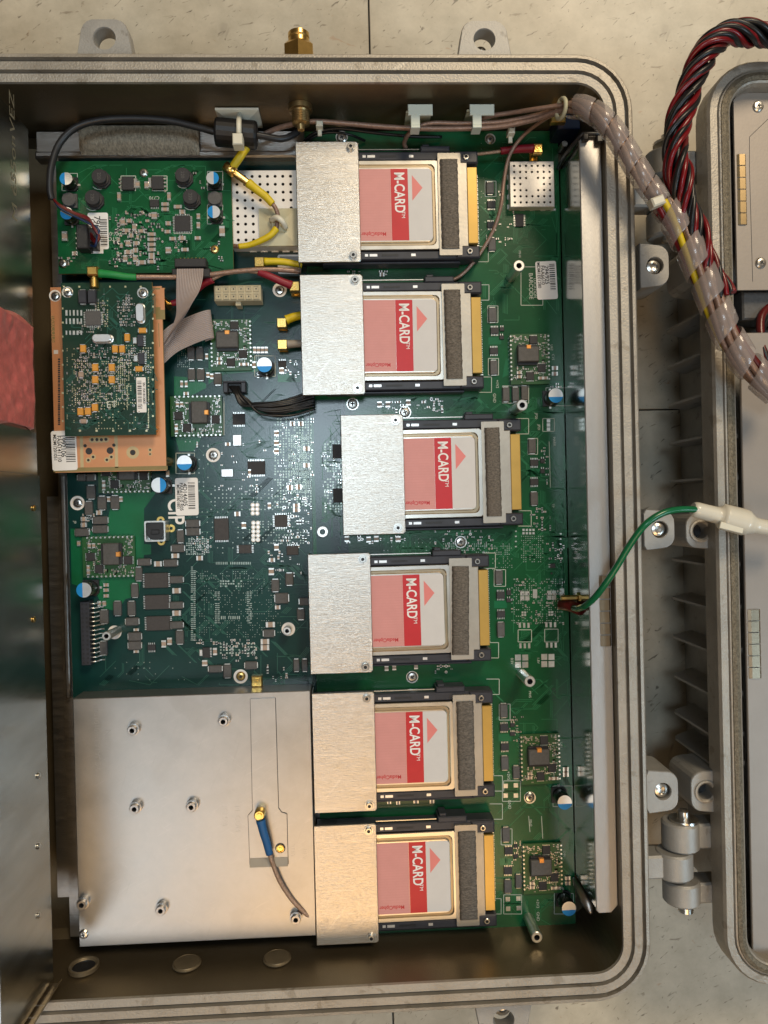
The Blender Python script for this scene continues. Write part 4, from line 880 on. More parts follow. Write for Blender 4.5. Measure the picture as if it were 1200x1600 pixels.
smd_field(pb, ZP, [(172, 332, 250, 420, 70, 3, 6), (250, 355, 300, 400, 16, 3, 5), (95, 390, 120, 415, 8, 3, 5), (250, 262, 350, 300, 10, 3, 5), (330, 380, 350, 410, 8, 3, 5), (182, 334, 230, 416, 50, 3, 7)], seed=31)
for a in ((98, 411), (224, 269), (335, 389)): screw(pb, *a, ZP, 6.5, BRASS if a[0] == 335 else STEEL)
z = ZP + .0085; x, y = P(128, 369, z); b = MB(); b.bc(0, 0, L(17), L(36), .0002, .0085, 0, .0006); b.bc(L(13), 0, L(12), L(30), .0002, .006, 0, .0005)
for i in range(4): b.bc(-L(12), (i - 1.5) * L(7.5), L(7), L(2.2), .0001, .0012, 1)
part('wire_connector', b.mesh('wire_connector', [BLACK, TIN]), pb, (x, y, ZP))
z = ZP + .008; x, y = P(297, 410, z); b = MB(); b.bc(0, 0, L(46), L(13), .0002, .008, 0, .0005); b.bc(0, -L(14), L(56), L(13), .0002, .0065, 0, .0005)
for i in range(7): b.bc((i - 3) * L(5.6), L(9), L(2), L(5), .0001, .0022, 1)
part('ribbon_header', b.mesh('ribbon_header', [CHIP, GOLD]), pb, (x, y, ZP))
barcode(pb, 153.5, 361, 31, 56, ZP + .0001, [('7961', .45, .32, 13), ('CA', .22, .28, 9)], (.6, .94, .18, .92))
b = MB(); x, y = P(152, 392, ZP); b.bc(x, y, L(18), L(8), ZP + .0001, ZP + .00018); part('label_tab', b.mesh('label_tab', [WHITE]), pb)
text(pb, '94V-0', 181, 365, ZP + .00008, 8, SILK, math.pi); text(pb, 'STO', 176, 373, ZP + .00008, 8, SILK, math.pi); text(pb, 'C770', 241, 309, ZP + .00008, 7, SILK, math.pi)
b = MB()
for (u, v, r) in ((154, 279, 13), (144, 312, 13), (286, 277, 13), (297, 311, 13)):
    c = [(u + 1 + r * math.cos(a), v + 4 + r * math.sin(a)) for a in np.linspace(.7, 2.4, 8)]
    for i in range(7): b.line(*P(*c[i], ZP), *P(*c[i + 1], ZP), L(1.1), ZP + .00007)
so(189, 275, 212, 298, 1, ZP); so(238, 275, 261, 298, 1, ZP); so(97, 271, 121, 298, .8, ZP); so(324, 268, 348, 297, .8, ZP); so(324, 320, 348, 350, .8, ZP); so(272, 338, 299, 365, .8, ZP)
part('silkscreen_lines', b.mesh('silkscreen_lines', [SILK]), pb, kind='stuff')

# ------------------------------------------------------------------ ORANGE CARRIER BOARD + DARK DAUGHTER BOARD
ZO = .020; ZDB = .028
x0, x1, y0, y1 = rect(78.5, 449, 260, 735, ZO)
ob = thing('carrier_board', ((x0 + x1) / 2, (y0 + y1) / 2, ZO - .0016), 'orange copper faced carrier board beneath the dark daughter board at left', 'circuit board')
b = MB(); b.box(x0, x1, y0, y1, ZO - .0016, ZO, 0, bottom=True); b.m[0:4] = [1] * 4; part('board', b.mesh('board', [PCBO, PCBE]), ob)
OLIVE = mat('bare_laminate', (.24, .185, .07), .5, 0, .1, 60)
def band(px0, py0, px1, py1, m=OLIVE, nm='bare_strip', z=.00005): x0, x1, y0, y1 = rect(px0, py0, px1, py1, ZO); b = MB(); b.flat(x0, x1, y0, y1, ZO + z); return part(nm, b.mesh(nm, [m]), ob)
PALE = mat('pale_laminate', (.50, .40, .22), .5, 0, .08, 60)
band(124.5, 681, 131, 731, PALE); band(178.5, 681, 185, 731, PALE); band(80, 493, 86, 535); band(243, 450, 258, 452); band(243, 480, 258, 499); band(247.5, 505, 249.5, 542); band(250, 450, 257.5, 484, PCBO, 'copper_patch', .00007); band(83.5, 731.5, 262, 734)
text(ob, 'BARCODE', 83, 514, ZO + .00009, 9, PCBO, NR)
band(84, 547, 91, 553, LGREY, 'white_patch')
b = MB(); rnd = random.Random(6); q = 560.0
while q < 664: d = rnd.uniform(1.2, 3.2); b.flat(*[v for v in (P(90.5, q, ZO)[0], P(94.2, q, ZO)[0], P(92, q + d, ZO)[1], P(92, q, ZO)[1])], ZO + .00009); q += d + rnd.uniform(.6, 1.1)
part('fine_print', b.mesh('fine_print', [INK]), ob, kind='stuff')
for px, py, r in ((139, 705, 5.2), (172, 704, 5.2), (133, 696.5, 2.6), (178, 695.5, 2.6), (144, 687, 2.4), (151.5, 687, 2.4), (158.5, 687, 2.4), (165.5, 686.5, 2.4), (138, 719, 2.0), (145.5, 714, 2.0), (167, 718.5, 2.0), (174, 714, 2.0), (207.5, 707, 4.2), (234.5, 703, 1.6), (234.5, 709.5, 1.4)):
    x, y = P(px, py, ZO); b = MB(); b.cyl(0, 0, 0, .00008, L(r, ZO), 16); part('drill_hole', b.mesh('drill_hole', [INK]), ob, (x, y, ZO))
    if r < 2.6 or r == 4.2: ringpad(ob, px, py, r * (1.9 if r != 4.2 else 2.2), r * 1.02, ZO, m=PALE, h=.00005)
screw(ob, 86, 462, ZO, 6.5); ringpad(ob, 86, 462, 8.6, 6.2, ZO, m=WHITE)
barcode(ob, 100.5, 704, 38, 61, ZO + .0002, [('1992106', .46, .38, 10), ('FAIA141110', .30, .45, 8), ('MDM1201051', .14, .42, 7)], (.56, .94, .05, .8), rz=.02)
for dx in (0,):
    for px, py in ((105, 457), (222, 457), (110, 670), (236, 668)):
        x, y = P(px, py, ZDB); b = MB(); b.cyl(0, 0, 0, ZDB - .0016 - ZO, L(6), 12); part('spacer', b.mesh('spacer', [BRASS]), ob, (x, y, ZO))
for par, zz, lst in ((ob, ZO, ((88, 464), (250, 464), (92, 720), (252, 718))), (pb, ZP, ((98, 411), (350, 411), (100, 262), (335, 262)))):
    for px, py in lst:
        x, y = P(px, py, zz); b = MB(); b.cyl(0, 0, .0001 if px > 109 else -.0034, zz - .0017, .0025, 12); part('support_post', b.mesh('support_post', [BRASS]), par, (x, y, 0))
x0, x1, y0, y1 = rect(95, 442, 243.5, 679, ZDB)
db = thing('daughter_board', ((x0 + x1) / 2, (y0 + y1) / 2, ZDB - .0016), 'dark green daughter board with orange tantalum capacitors, mounted on the orange board', 'circuit board')
b = MB(); b.box(x0, x1, y0, y1, ZDB - .0016, ZDB, 0, bottom=True); b.m[0:4] = [1] * 4; part('board', b.mesh('board', [PCBD, PCBE]), db)
for a in ((105.5, 456.5), (223, 457.5)): ringpad(db, *a, 8, 5.5, ZDB, m=TIN); screw(db, *a, ZDB, 6.6)
for a in ((128, 463, 12, 20), (143, 463, 12, 20)): tant(db, *a, ZDB, RAILM, 3.2, 'inductor')
chip(db, 145, 497, 23, 22, 1.2, ZDB, FERR, 'chip', 'TBLR')
def crystal(px, py, w, h):
    z = ZDB + .0035; x, y = P(px, py, z); b = MB(); W, H = L(w, z) / 2, L(h, z) / 2; r = min(W, H) * .98
    b.loops([rr(-W * 1.08, W * 1.08, -H * 1.08, H * 1.08, r, .0003, 5), rr(-W * 1.08, W * 1.08, -H * 1.08, H * 1.08, r, .0009, 5), rr(-W, W, -H, H, r, .0010, 5), rr(-W, W, -H, H, r, .0031, 5), rr(-W * .9, W * .9, -H * .9, H * .9, r * .85, .0035, 5)])
    part('crystal_can', b.mesh('crystal_can', [CAPTOP]), db, (x, y, ZDB))
crystal(218, 488, 12, 29); crystal(158.5, 528, 30, 12)
for a in ((222, 516, 11, 8), (198, 527, 8, 11), (129, 544.5, 8.5, 11), (179, 545, 8.5, 11), (190, 545, 8.5, 11), (148, 574, 9, 11), (174, 574, 9, 11), (216.5, 576, 11, 8), (148, 593, 9, 11), (174, 593, 9, 11), (125, 643, 9, 11), (136.5, 642.5, 9, 11), (147.5, 636.5, 9, 11)): tant(db, *a, ZDB, ORANGE, 1.8)
for a in ((126, 585, 8, 8), (130, 658, 9, 7)): tant(db, *a, ZDB, TAN, 1.3, 'ceramic_capacitor')
for px, py in ((219, 532), (220.5, 560)): chip(db, px, py, 9, 18, 1.6, ZDB, RAILM, 'regulator', 'R'); chip(db, px - 8.5, py, 6, 10, .9, ZDB, TIN, 'heat_tab')
smd_field(db, ZDB, [(185, 462, 210, 510, 75, 2.2, 4), (150, 460, 168, 515, 26, 2, 3.5), (118, 540, 215, 565, 80, 2, 4), (120, 560, 200, 625, 160, 2, 3.6), (125, 505, 150, 520, 14, 2, 3.6), (105, 560, 120, 665, 10, 2, 3), (190, 545, 235, 590, 40, 2, 4), (120, 625, 170, 660, 20, 2, 3.5), (205, 625, 235, 672, 14, 2, 3.5)], seed=41)
pads(db, ZDB, [(104, 489, 128, 489, 5.8, 2.6, 1, 8), (104, 502, 128, 502, 5.8, 2.6, 1, 8), (104, 520, 128, 520, 5.8, 3.0, 1, 6)], m=TIN, dz=.0002, name='pad_row')
PADG = mat('gold_pad', (0.72, 0.66, 0.42), .3, .8, .2, 600)
pads(db, ZDB, [(150, 470, 170, 515, 3.6, 1.7, .5), (118, 565, 205, 635, 3.2, 1.5, .45), (185, 560, 198, 615, 3.3, 1.5, .7), (232, 590, 232, 670, 2.6, 1.6, .85), (199, 600, 199, 640, 2.6, 1.4, .8), (150, 630, 215, 672, 4.4, 1.5, .3), (105, 545, 107, 665, 2.8, 1.2, .35), (113, 545, 116, 665, 2.8, 1.2, .35), (100, 448, 240, 448, 24, 2.6, 1), (98, 460, 98, 660, 22, 2.6, 1), (239, 460, 241, 660, 19, 2.6, 1), (125, 673, 232, 675, 26, 3, 1), (190, 540, 236, 585, 3.8, 1.5, .4)], m=PADG, name='via_field')
text(db, 'ET', 174.5, 632.5, ZDB + .0001, 14, SILK, 0)
barcode(db, 221, 617, 14.5, 54, ZDB + .0002, [('SN 1541812000', .78, .45, 5)], (.1, .55, .1, .9))
traces(db, ZDB, [(100, 450, 240, 670, 80)], TRACED, seed=45)

# ------------------------------------------------------------------ ALUMINIUM SHIELD BOX (lower left)
ZS = .018
x0, x1, y0, y1 = rect(113.5, 1092, 494, 1462, ZS)
sb = thing('tuner_shield_box', ((x0 + x1) / 2, (y0 + y1) / 2, 0), 'flat scratched aluminium shield box with standoffs at lower left', 'shield box')
b = MB(); b.box(x0, x1, y0, y1, .0003, ZS, 0, .0004); part('plate', b.mesh('plate', [PLATE]), sb)
def sp(lst): return [P(px, py, ZS) for px, py in lst]
pts = sp([(391.5, 1092), (430, 1090), (435, 1262), (440, 1269), (448, 1271), (450, 1350), (391, 1352), (388, 1274), (395, 1266)])
b = MB(); b.poly(pts[::-1], ZS, ZS + .0007); o = part('raised_panel', b.mesh('raised_panel', [PLATE]), sb)
b = MB(); pl = pts + [pts[0]]
for i in (1, 2, 3, 4, 6, 7, 8): b.line(*pl[i], *pl[i + 1], .0007, ZS + .00005)
part('panel_joint', b.mesh('panel_joint', [INK]), sb)
b = MB(); c = sp([(391, 1340), (450, 1338), (450, 1351), (391, 1353)]); a = [(c[0][0], c[0][1], ZS + .0008), (c[1][0], c[1][1], ZS + .0008), (c[2][0], c[2][1], ZS + .0022), (c[3][0], c[3][1], ZS + .0022)]
d = [(c[2][0], c[2][1] - .0004, ZS + .0002), (c[3][0], c[3][1] - .0004, ZS + .0002)]; A = b.add(a + d); b.face((A[0], A[3], A[2], A[1])); b.face((A[3], A[5], A[4], A[2])); part('bent_lip', b.mesh('bent_lip', [mat('bronzed_lip', (0.34, 0.28, 0.21), 0.5, 0.4, 0.1, 60)]), o)
for px, py in ((206, 1142), (348.5, 1128), (209.5, 1265), (298.5, 1262), (127, 1415), (250.5, 1424), (462, 1438)): standoff(sb, px, py, ZS, ZS + .0050, 7.5, BRUSH, wide=True)
screw(sb, 130, 1461, ZS, 7)
x, y = P(438, 1325, ZS + .0007); b = MB(); b.lathe([(L(7.6), 0), (L(7.6), .0001), (L(6), .00012), (L(6), .001), (L(4.6), .0011), (L(4.2), .0005), (L(1.8), .0005), (L(1.6), .0012)], n=18, mats=[1, 1, 0, 0, 0, 0, 0]); part('coax_socket', b.mesh('coax_socket', [GOLD, INK]), sb, (x, y, ZS + .0007))
EMB = PLATE  # marks pressed into the same sheet
for s_, px, py, sz in (('VCPN', 170, 1157, 13), ('7CUA1A1P40101D01', 152, 1152, 11), ('PL COM', 371, 1280, 11), ('(GL50)', 351, 1275, 11), ('TEST', 457, 1330, 9), ('REV', 476, 1335, 9)):
    me = text_mesh(s_, L(sz), EMB, extr=.00007); part('embossed_lettering', me, sb, (*P(px, py, ZS), ZS + .00004), NR if px > 300 else math.pi / 2)

# ------------------------------------------------------------------ CARD SLOTS AND CARDS
zc = .016
U = L(1, zc)
def slot_meshes():
    M = {}
    y = lambda v: -v * U
    # side rails
    b = MB(); b.box(-100 * U, 146 * U, y(-85), y(-71), .0020, .0125, 0, .0006); b.box(60 * U, 106 * U, y(-93), y(-84), .0020, .0135, 0, .0006); b.box(-38 * U, 58 * U, y(-89.6), y(-88.4), .0108, .0120, 1); b.box(63 * U, 74 * U, y(-97), y(-92), .002, .012, 0, .0004)
    M['rail1'] = b.mesh('side_rail', [RAILM, CARDM])
    b = MB(); b.box(-98 * U, 150 * U, y(71), y(84.5), .0020, .0125, 0, .0006); b.box(-98 * U, 120 * U, y(85.5), y(89), .0010, .0100, 0, .0004); M['rail2'] = b.mesh('side_rail', [RAILM])
    for (w, hh, mm, nm) in ((5, 4, CAPTOP, 'clip5'), (12, 4, CAPTOP, 'clip12'), (7, 4, CAPTOP, 'clip7'), (26, 3, BLACK, 'clip26')):
        b = MB(); b.bc(0, 0, w * U, hh * U, .0125, .0127, 0); M[nm] = b.mesh('rail_insert', [mm])
    b = MB(); b.bc(0, 0, 37 * U, 19 * U, .0010, .0140, 0, .0008); M['block'] = b.mesh('end_block', [RAILM])
    b = MB(); b.loops([rr(86 * U, 122 * U, y(80), y(-80), .0005, .0120, 2), rr(86 * U, 122 * U, y(80), y(-80), .0005, .0146, 2)]); b.box(118 * U, 132.5 * U, y(66), y(-66), .0100, .0140, 0, .0004); M['bracket'] = b.mesh('metal_bracket', [mat('bracket_steel', (0.42, 0.385, 0.33), 0.4, 0.8, 0.1, 60, 0.15, 500)])
    b = MB(); b.box(132.7 * U, 148.5 * U, y(60), y(-60), .0010, .0128, 0, .0003); M['gold'] = b.mesh('contact_cover', [GOLDP])
    b = MB()
    for i in range(34): b.bc(152 * U, y(-59 + i * 3.55), 4.5 * U, 1.5 * U, .0002, .0022 + .0006 * (i % 2), 0)
    M['pins'] = b.mesh('pin_row', [TIN])
    b = MB(); idx = []; rnd = random.Random(9); n = 44
    for i in range(n + 1):
        v = -70 + 140 * i / n; s0 = rnd.uniform(-.5, .5); h = .0018 + rnd.uniform(-1, 1) * .00012
        if i in (0, n): h *= .5
        pr = [(89.5 + s0, 0), (90 + s0, h * .7), (94, h), (104, h * 1.08), (113, h), (117 + s0, h * .7), (117.6 + s0, 0)]
        idx.append(b.add([(px * U, y(v), .0144 + hh) for px, hh in pr]))
    for i in range(n): b.quadloop(idx[i], idx[i + 1], 0, True, closed=False)
    b.face(idx[0]); b.face(idx[-1][::-1]); M['gask'] = b.mesh('fabric_gasket', [FABRIC])
    b = MB(); pl = [(-135, -93), (-41, -93), (-38, -90), (-38, 90), (-41, 93), (-135, 93)]
    k = lambda q, z: [(px * U * 1 + (-.0003 if px > -100 else .0003) * q, y(v) + (.0003 if v > 0 else -.0003) * q, z) for px, v in pl][::-1]
    b.loops([k(0, .0176), k(0, .0187), k(1, .0190)], cap0=True); b.box(-135 * U, -134 * U, y(92.9), y(-92.9), .0020, .0175, 0); M['cover'] = b.mesh('cover_plate', [BRUSHC])
    b = MB(); r = 5.2 * U; b.cyl(0, 0, 0, .0006, r * 1.35, 18, 0); b.lathe([(r, .0006), (r, .0018), (r * .9, .0020), (r * .5, .0020), (r * .45, .0012), (r * .05, .0012)], n=6 * 3, mats=[0, 0, 0, 1, 1]); M['hex'] = b.mesh('hex_screw', [STEEL, BLACK])
    b = MB(); r = 4.6 * U; b.lathe([(r, 0), (r, .0008), (r * .85, .0010), (r * .55, .0010), (r * .5, .0003), (r * .05, .0003)], n=18, mats=[0, 0, 0, 1, 1]); M['scr'] = b.mesh('corner_screw', [STEEL, BLACK])
    b = MB(); b.box(-132 * U, -40 * U, y(84), y(-84), .0005, .0110, 0, .0006); M['cage'] = b.mesh('card_cage', [BLACK])
    return M
SM = slot_meshes()
def card_meshes():
    M = {}; y = lambda v: -v * U; x0, x1, y0, y1 = -125 * U, 88 * U, y(70), y(-70)
    f = lambda i, r, z: rr(x0 + i, x1 - i, y0 + i, y1 - i, r, z, 5)
    b = MB(); b.loops([f(0, .002, .0104), f(0, .002, .0133), f(.0003, .002, .0136), f(.0024, .0030, .0136), f(.0029, .0034, .0129), f(.0041, .0032, .0129), f(.0047, .0030, .0141), f(.0064, .0026, .0141)], mats=[0, 0, 0, 1, 1, 0, 0, 0]); M['body'] = b.mesh('card_body', [CARDM, GROOVE_REFL])
    z = .01420
    def r4(a, c, d, e, m, nm):
        b = MB(); b.box(a * U, c * U, y(e), y(d), z - .00008, z, 0); return b.mesh(nm, [m])
    M['pink'] = r4(-110, 11.5, -56, 56, PINK, 'pink_field')
    M['red'] = r4(11.7, 38.5, -56, 56, RED, 'red_stripe')
    b = MB(); a = rr(20 * U, 76 * U, y(56), y(-56), 5 * U, z - .00002, 4); a = [(max(p[0], 38.6 * U), p[1], p[2]) for p in a]; b.face(b.add(a)); M['grey'] = b.mesh('grey_field', [LGREY])
    b = MB(); b.face(b.add([(45 * U, y(-6), z + .00003), (61.5 * U, y(-26), z + .00003), (45 * U, y(-46), z + .00003)])); M['arrow'] = b.mesh('arrow', [mat('card_arrow_salmon', (.70, .21, .19), .42, 0, .04, 100)])
    me = text_mesh('M-CARD', 22.5 * U, WHITE, .40 * U, .74); M['txt'] = me
    M['tm'] = text_mesh('TM', 8 * U, WHITE, 0, 1.0)
    M['mc'] = text_mesh('MediaCipher', 8.2 * U, RED, .12 * U, .92)
    # fine printed dot rows on the pink field
    b = MB()
    for i in range(26): b.line(-36 * U, y(-54 + i * 4.2), 11 * U, y(-54 + i * 4.2), .55 * U, z + .00002)
    M['rule'] = b.mesh('fine_ruling', [mat('card_ruling', (.60, .25, .23), .45, 0, .04, 100)])
    return M
CM = card_meshes()
refs = [(600, 318), (606.5, 523.5), (669, 740), (618.5, 955), (624.5, 1170), (627.5, 1374.5)]
ordw = ['topmost', 'second from the top', 'third from top, farthest right', 'fourth from the top', 'fifth from the top', 'lowest']
for i, (px, py) in enumerate(refs):
    x, y = P(px, py, zc)
    s_ = thing('card_slot', (x, y, 0), 'black card slot with brushed metal cover plate, %s of six' % ordw[i], 'card slot', 'card slots down the middle of the board')
    R = lambda n, me, lx=0, ly=0, z=0, rz=0, kd=None, p=s_: part(n, me, p, (lx, ly, z), rz, kd, rel=True)
    R('side_rail', SM['rail1']); R('side_rail', SM['rail2']); 
    for sd in (-1, 1):
        for a, nm in ((-29, 'clip5'), (-18, 'clip12'), (45, 'clip7'), (8, 'clip26')): R('rail_insert', SM[nm], a * U, -sd * 77.5 * U)
        R('end_block', SM['block'], 131.5 * U, -sd * 74.5 * U)
    R('metal_bracket', SM['bracket']); R('contact_cover', SM['gold']); R('pin_row', SM['pins'], kd='stuff')
    g = R('fabric_gasket', SM['gask']); g.rotation_euler = (0, 0, (0.0, .005, .004, -.025, 0, .0)[i]); q_ = (1.0, .94, .86, .97, .98, 1.02)[i]; g.scale.x = q_; g.location.x += 100 * U * (1 - q_); g.location.x += (0, -.0002, .0001, -.0004, .0006, .0006)[i]
    if i in (0,): pass
    c = R('cover_plate', SM['cover']); R('card_cage', SM['cage'])
    for v in (-83.5, 83.5): R('hex_screw', SM['hex'], -50 * U, -v * U, .0190, random.uniform(0, 3), p=s_)
    for lx, v in ((131, -74), (134, 74)): R('corner_screw', SM['scr'], lx * U, -v * U, .0140)
    cd = thing('access_card', (x, y, .0104), 'silver card with pink, red and grey M-CARD label in the slot %s' % ['at the top', 'second from the top', 'set farthest right', 'fourth from the top', 'fifth from the top', 'at the bottom'][i], 'card', 'labelled cards in the slots')
    cd.rotation_euler = (0, 0, (.003, -.004, .002, .005, -.002, .004)[i]); cd.location.x += (0, .0003, -.0002, .0002, -.0003, .0004)[i]
    Rc = lambda n, me, lx=0, ly=0, z=0, rz=0: part(n, me, cd, (lx, ly, z - .0104), rz, rel=True)
    Rc('card_body', CM['body']); Rc('pink_field', CM['pink']); Rc('red_stripe', CM['red']); Rc('grey_field', CM['grey']); Rc('arrow', CM['arrow']); Rc('fine_ruling', CM['rule'])
    zt2 = .01426
    Rc('card_lettering', CM['txt'], 24.5 * U, 19 * U, zt2, NR); Rc('trademark_lettering', CM['tm'], 30 * U, -16 * U, zt2, NR); Rc('maker_lettering', CM['mc'], -17 * U, -45.5 * U, zt2, math.pi)

# ================================================================== CABLES AND FITTINGS
def cable(name, label, cat, segs, group=None):
    """segs: list of (part name, path points, radius px, material); one thing, each run a part"""
    p0 = segs[0][1][0]; o = thing(name, P3(*p0), label, cat, group)
    for s_ in segs:
        nm, pts, r, m = s_[:4]; b = MB(); path = PP(pts, 8); rad = L(r, pts[0][2])
        if nm == 'boot': b.tube(path, rad, 12, 0, rf=lambda t: rad * (1.0 - .18 * t + (.06 if t < .12 else 0)))
        else: b.tube(path, rad, 10, 0)
        part(nm, b.mesh(nm, [m]), o)
    return o
def elbow(parent, px, py, z, w=15, low=None):
    b, l = mcx(parent, px, py, z, w, False); b.lathe([(L(w * .32), .0012 if low is None else low), (L(w * .32), z - .0044)], n=14)
    b.bc(0, 0, L(w * .9), L(w * .9), .0003 if low is None else low, (.0014 if low is None else low + .001), 0, .0002)
    return part('gold_elbow', b.mesh('gold_elbow', [GOLD]), parent, l)
# black power lead with ferrite
c = cable('power_lead', 'thick black round cable curving round the upper left board corner', 'cable', [('jacket', [(81, 312, .024), (78, 295, .025), (80, 262, .026), (92, 226, .026), (116, 201, .026), (150, 189, .026), (200, 185, .026), (260, 188, .026), (310, 199, .026), (345, 208, .026), (400, 211, .024), (438, 217, .020), (462, 208, .016), (468, 196, .010)], 5.2, BCAB)])
for k, (m, d) in enumerate(((WDRED, 0), (WBLACK, 2.5), (WRED, -2), (WBLUE, 4.5), (WDRED, -3.5))):
    b = MB(); b.tube(PP([(80, 306, .024), (92 + d * .3, 321 + d * .8, .025), (115 + d * .2, 334 + d * .8, .026), (138, 344 + d, .026), (150 + d * .8, 358, .026), (154 - d * .4, 370, .025), (150 - d * .3, 380 + d, .023), (141, 372 + d * 2.5, .018)]), L(1.7), 8); part('inner_wire', b.mesh('inner_wire', [m]), c)
b = MB(); p0 = P3(336, 206, .026); p1 = P3(402, 212, .025); dd = (p1 - p0).normalized(); r = L(21, .026)
b.tube([p0, p0 + dd * .0003, p0 + dd * .0015, p1 - dd * .0015, p1 - dd * .0003, p1], r, 20, 0, rf=lambda t: r * (.80 if t in (0, 1) else (.9 if t < .3 or t > .7 else 1)) if t not in (0, 1) else r * .75)
for i in range(len(b.s)): b.s[i] = False
solo('ferrite_bead', b.mesh('ferrite_bead', [mat('ferrite_case', (.008, .008, .009), .45, 0, .2, 90)]), 'black cylindrical ferrite bead clipped on the power lead', 'ferrite')
# conductive fabric block behind the lead
x0, x1, y0, y1 = rect(119, 193, 309, 235, .012)
b = MB(); n = 40; idx = []
for i in range(n + 1):
    xx = x0 + (x1 - x0) * i / n; w = .0002 * math.sin(i * 1.7) ; e = .7 if i in (0, n) else 1
    idx.append(b.add([(xx, y1, .0038), (xx, y1, .0100 * e + w), (xx, y1 - .0015, .0118 * e + w), (xx, (y0 + y1) / 2, .0122 * e), (xx, y0 + .0045, .0116 * e + w), (xx, y0 + .0016, .0080 * e), (xx, y0, .0064)]))
for i in range(n): b.quadloop(idx[i], idx[i + 1], 0, True, closed=False)
b.face(idx[0]); b.face(idx[-1][::-1])
solo('gasket_block', b.mesh('gasket_block', [FABRIC2]), 'long grey mesh covered gasket block lying on the tray lip', 'gasket')
# thin black leads along the top
cable('black_lead', 'thin black lead running along the top edge of the main board', 'cable', [('jacket', [(472, 226, .006), (480, 216, .010), (497, 206, .014), (530, 201, .014), (580, 207, .012), (640, 213, .008), (690, 214, .004)], 2.4, WBLACK), ('jacket', [(476, 230, .005), (490, 214, .010), (515, 207, .012), (545, 210, .010), (570, 220, .002)], 2.0, WBLACK)])
cable('coax_cable', 'brown coaxial cable running behind the brass bulkhead connector along the top', 'cable', [('jacket', [(405, 215, .012), (425, 204, .014), (450, 196, .018), (490, 190, .022), (540, 193, .022), (600, 198, .022), (660, 201, .022), (720, 201, .024), (780, 198, .028), (830, 188, .034), (870, 175, .042), (903, 168, .050)], 3.9, COAX)])
cable('coax_cable', 'brown coaxial cable passing under both white clips near the upper right', 'cable', [('jacket', [(634, 232, .006), (632, 222, .010), (642, 206, .018), (670, 193, .022), (720, 193, .024), (780, 191, .028), (830, 182, .034), (870, 172, .042), (903, 163, .052)], 3.5, COAX)])
cable('coax_cable', 'brown coaxial cable along the top wall above the right clip', 'cable', [('jacket', [(735, 197, .016), (760, 183, .026), (800, 176, .032), (840, 170, .040), (880, 164, .046), (905, 160, .052)], 3.4, COAX)])
cable('coax_cable', 'long thin brown coaxial cable looping down past the white shield can', 'cable', [('jacket', [(900, 172, .044), (868, 178, .036), (838, 195, .026), (812, 218, .018), (795, 246, .014), (787, 285, .012), (783, 320, .012), (773, 355, .010), (757, 385, .008), (738, 412, .005), (715, 434, .003), (690, 441, .002)], 3.1, COAX)])
# red boot coax
c = cable('coax_cable', 'crimson booted coaxial lead plugged in above the small shield can', 'cable', [('braid', [(744, 241, .010), (762, 239, .011), (785, 236, .011)], 2.6, BRAID), ('boot', [(834, 232, .011), (810, 233, .011), (782, 236, .011)], 6.6, REDB)]); elbow(c, 841, 231, .013, 14, .0002)
x, y = P(871, 230, .004); b = MB(); b.lathe([(L(6), 0), (L(6), .007), (L(4.5), .0085)], n=16); part('corner_pillar', b.mesh('corner_pillar', [BRUSH]), rail, (P(872, 230, .006)[0] + .0035, y, 0))
# yellow coax over the shield can
c = cable('coax_cable', 'yellow booted coaxial lead with gold elbow looping over the large shield can', 'cable', [
    ('boot', [(384, 230, .024), (378, 240, .024), (368, 255, .023), (361, 264, .022)], 7.2, YELLOW), ('gold_barrel', [(364, 268, .021), (373, 275, .020), (389, 287, .019)], 5.6, GOLD),
    ('boot', [(388, 286, .019), (402, 297, .019), (415, 307, .018), (426, 319, .017)], 7.0, YELLOW), ('jacket', [(424, 316, .017), (431, 326, .016), (434, 337, .015), (433, 350, .015), (431, 360, .015)], 3.4, COAX),
    ('boot', [(432, 357, .015), (422, 368, .015), (405, 377, .014), (388, 383, .013), (373, 385, .013)], 5.2, YELLOW), ('jacket', [(374, 385, .013), (364, 384, .010), (352, 382, .008)], 3.4, COAX)])
pth = [P3(352, 259, .022), P3(366, 270, .022)]; b = MB(); b.tube([pth[0], pth[0] * .5 + pth[1] * .5, pth[1]], L(7.6), 8); part('gold_elbow', b.mesh('gold_elbow', [GOLD]), c)
# adhesive mount on the can
zc_ = .0102; x0, x1, y0, y1 = rect(405, 325, 466, 383, zc_ + .002)
b = MB(); cx, cy = (x0 + x1) / 2 - .0005, (y0 + y1) / 2; w, h = (x1 - x0) / 2, (y1 - y0) / 2
q = lambda k, z: [(cx - w * k, cy - h * k, z), (cx + w * k, cy - h * k, z), (cx + w * k, cy + h * k, z), (cx - w * k, cy + h * k, z)]
b.loops([q(1, zc_), q(1, zc_ + .0012), q(.93, zc_ + .0013), q(.38, zc_ + .0026), q(.30, zc_ + .0040)]); m_ = b.mesh('cable_tie_mount', [NYLONG])
tm = solo('cable_tie_mount', m_, 'beige square adhesive cable tie mount on the perforated shield can', 'cable mount'); tm['group'] = 'cable mounts'
b = MB(); b.tube(PP([(424, 344, .014), (432, 340, .0185), (441, 346, .0185), (446, 356, .014)], 4), L(4.5), 6); part('clip', b.mesh('clip', [NYLON]), tm)
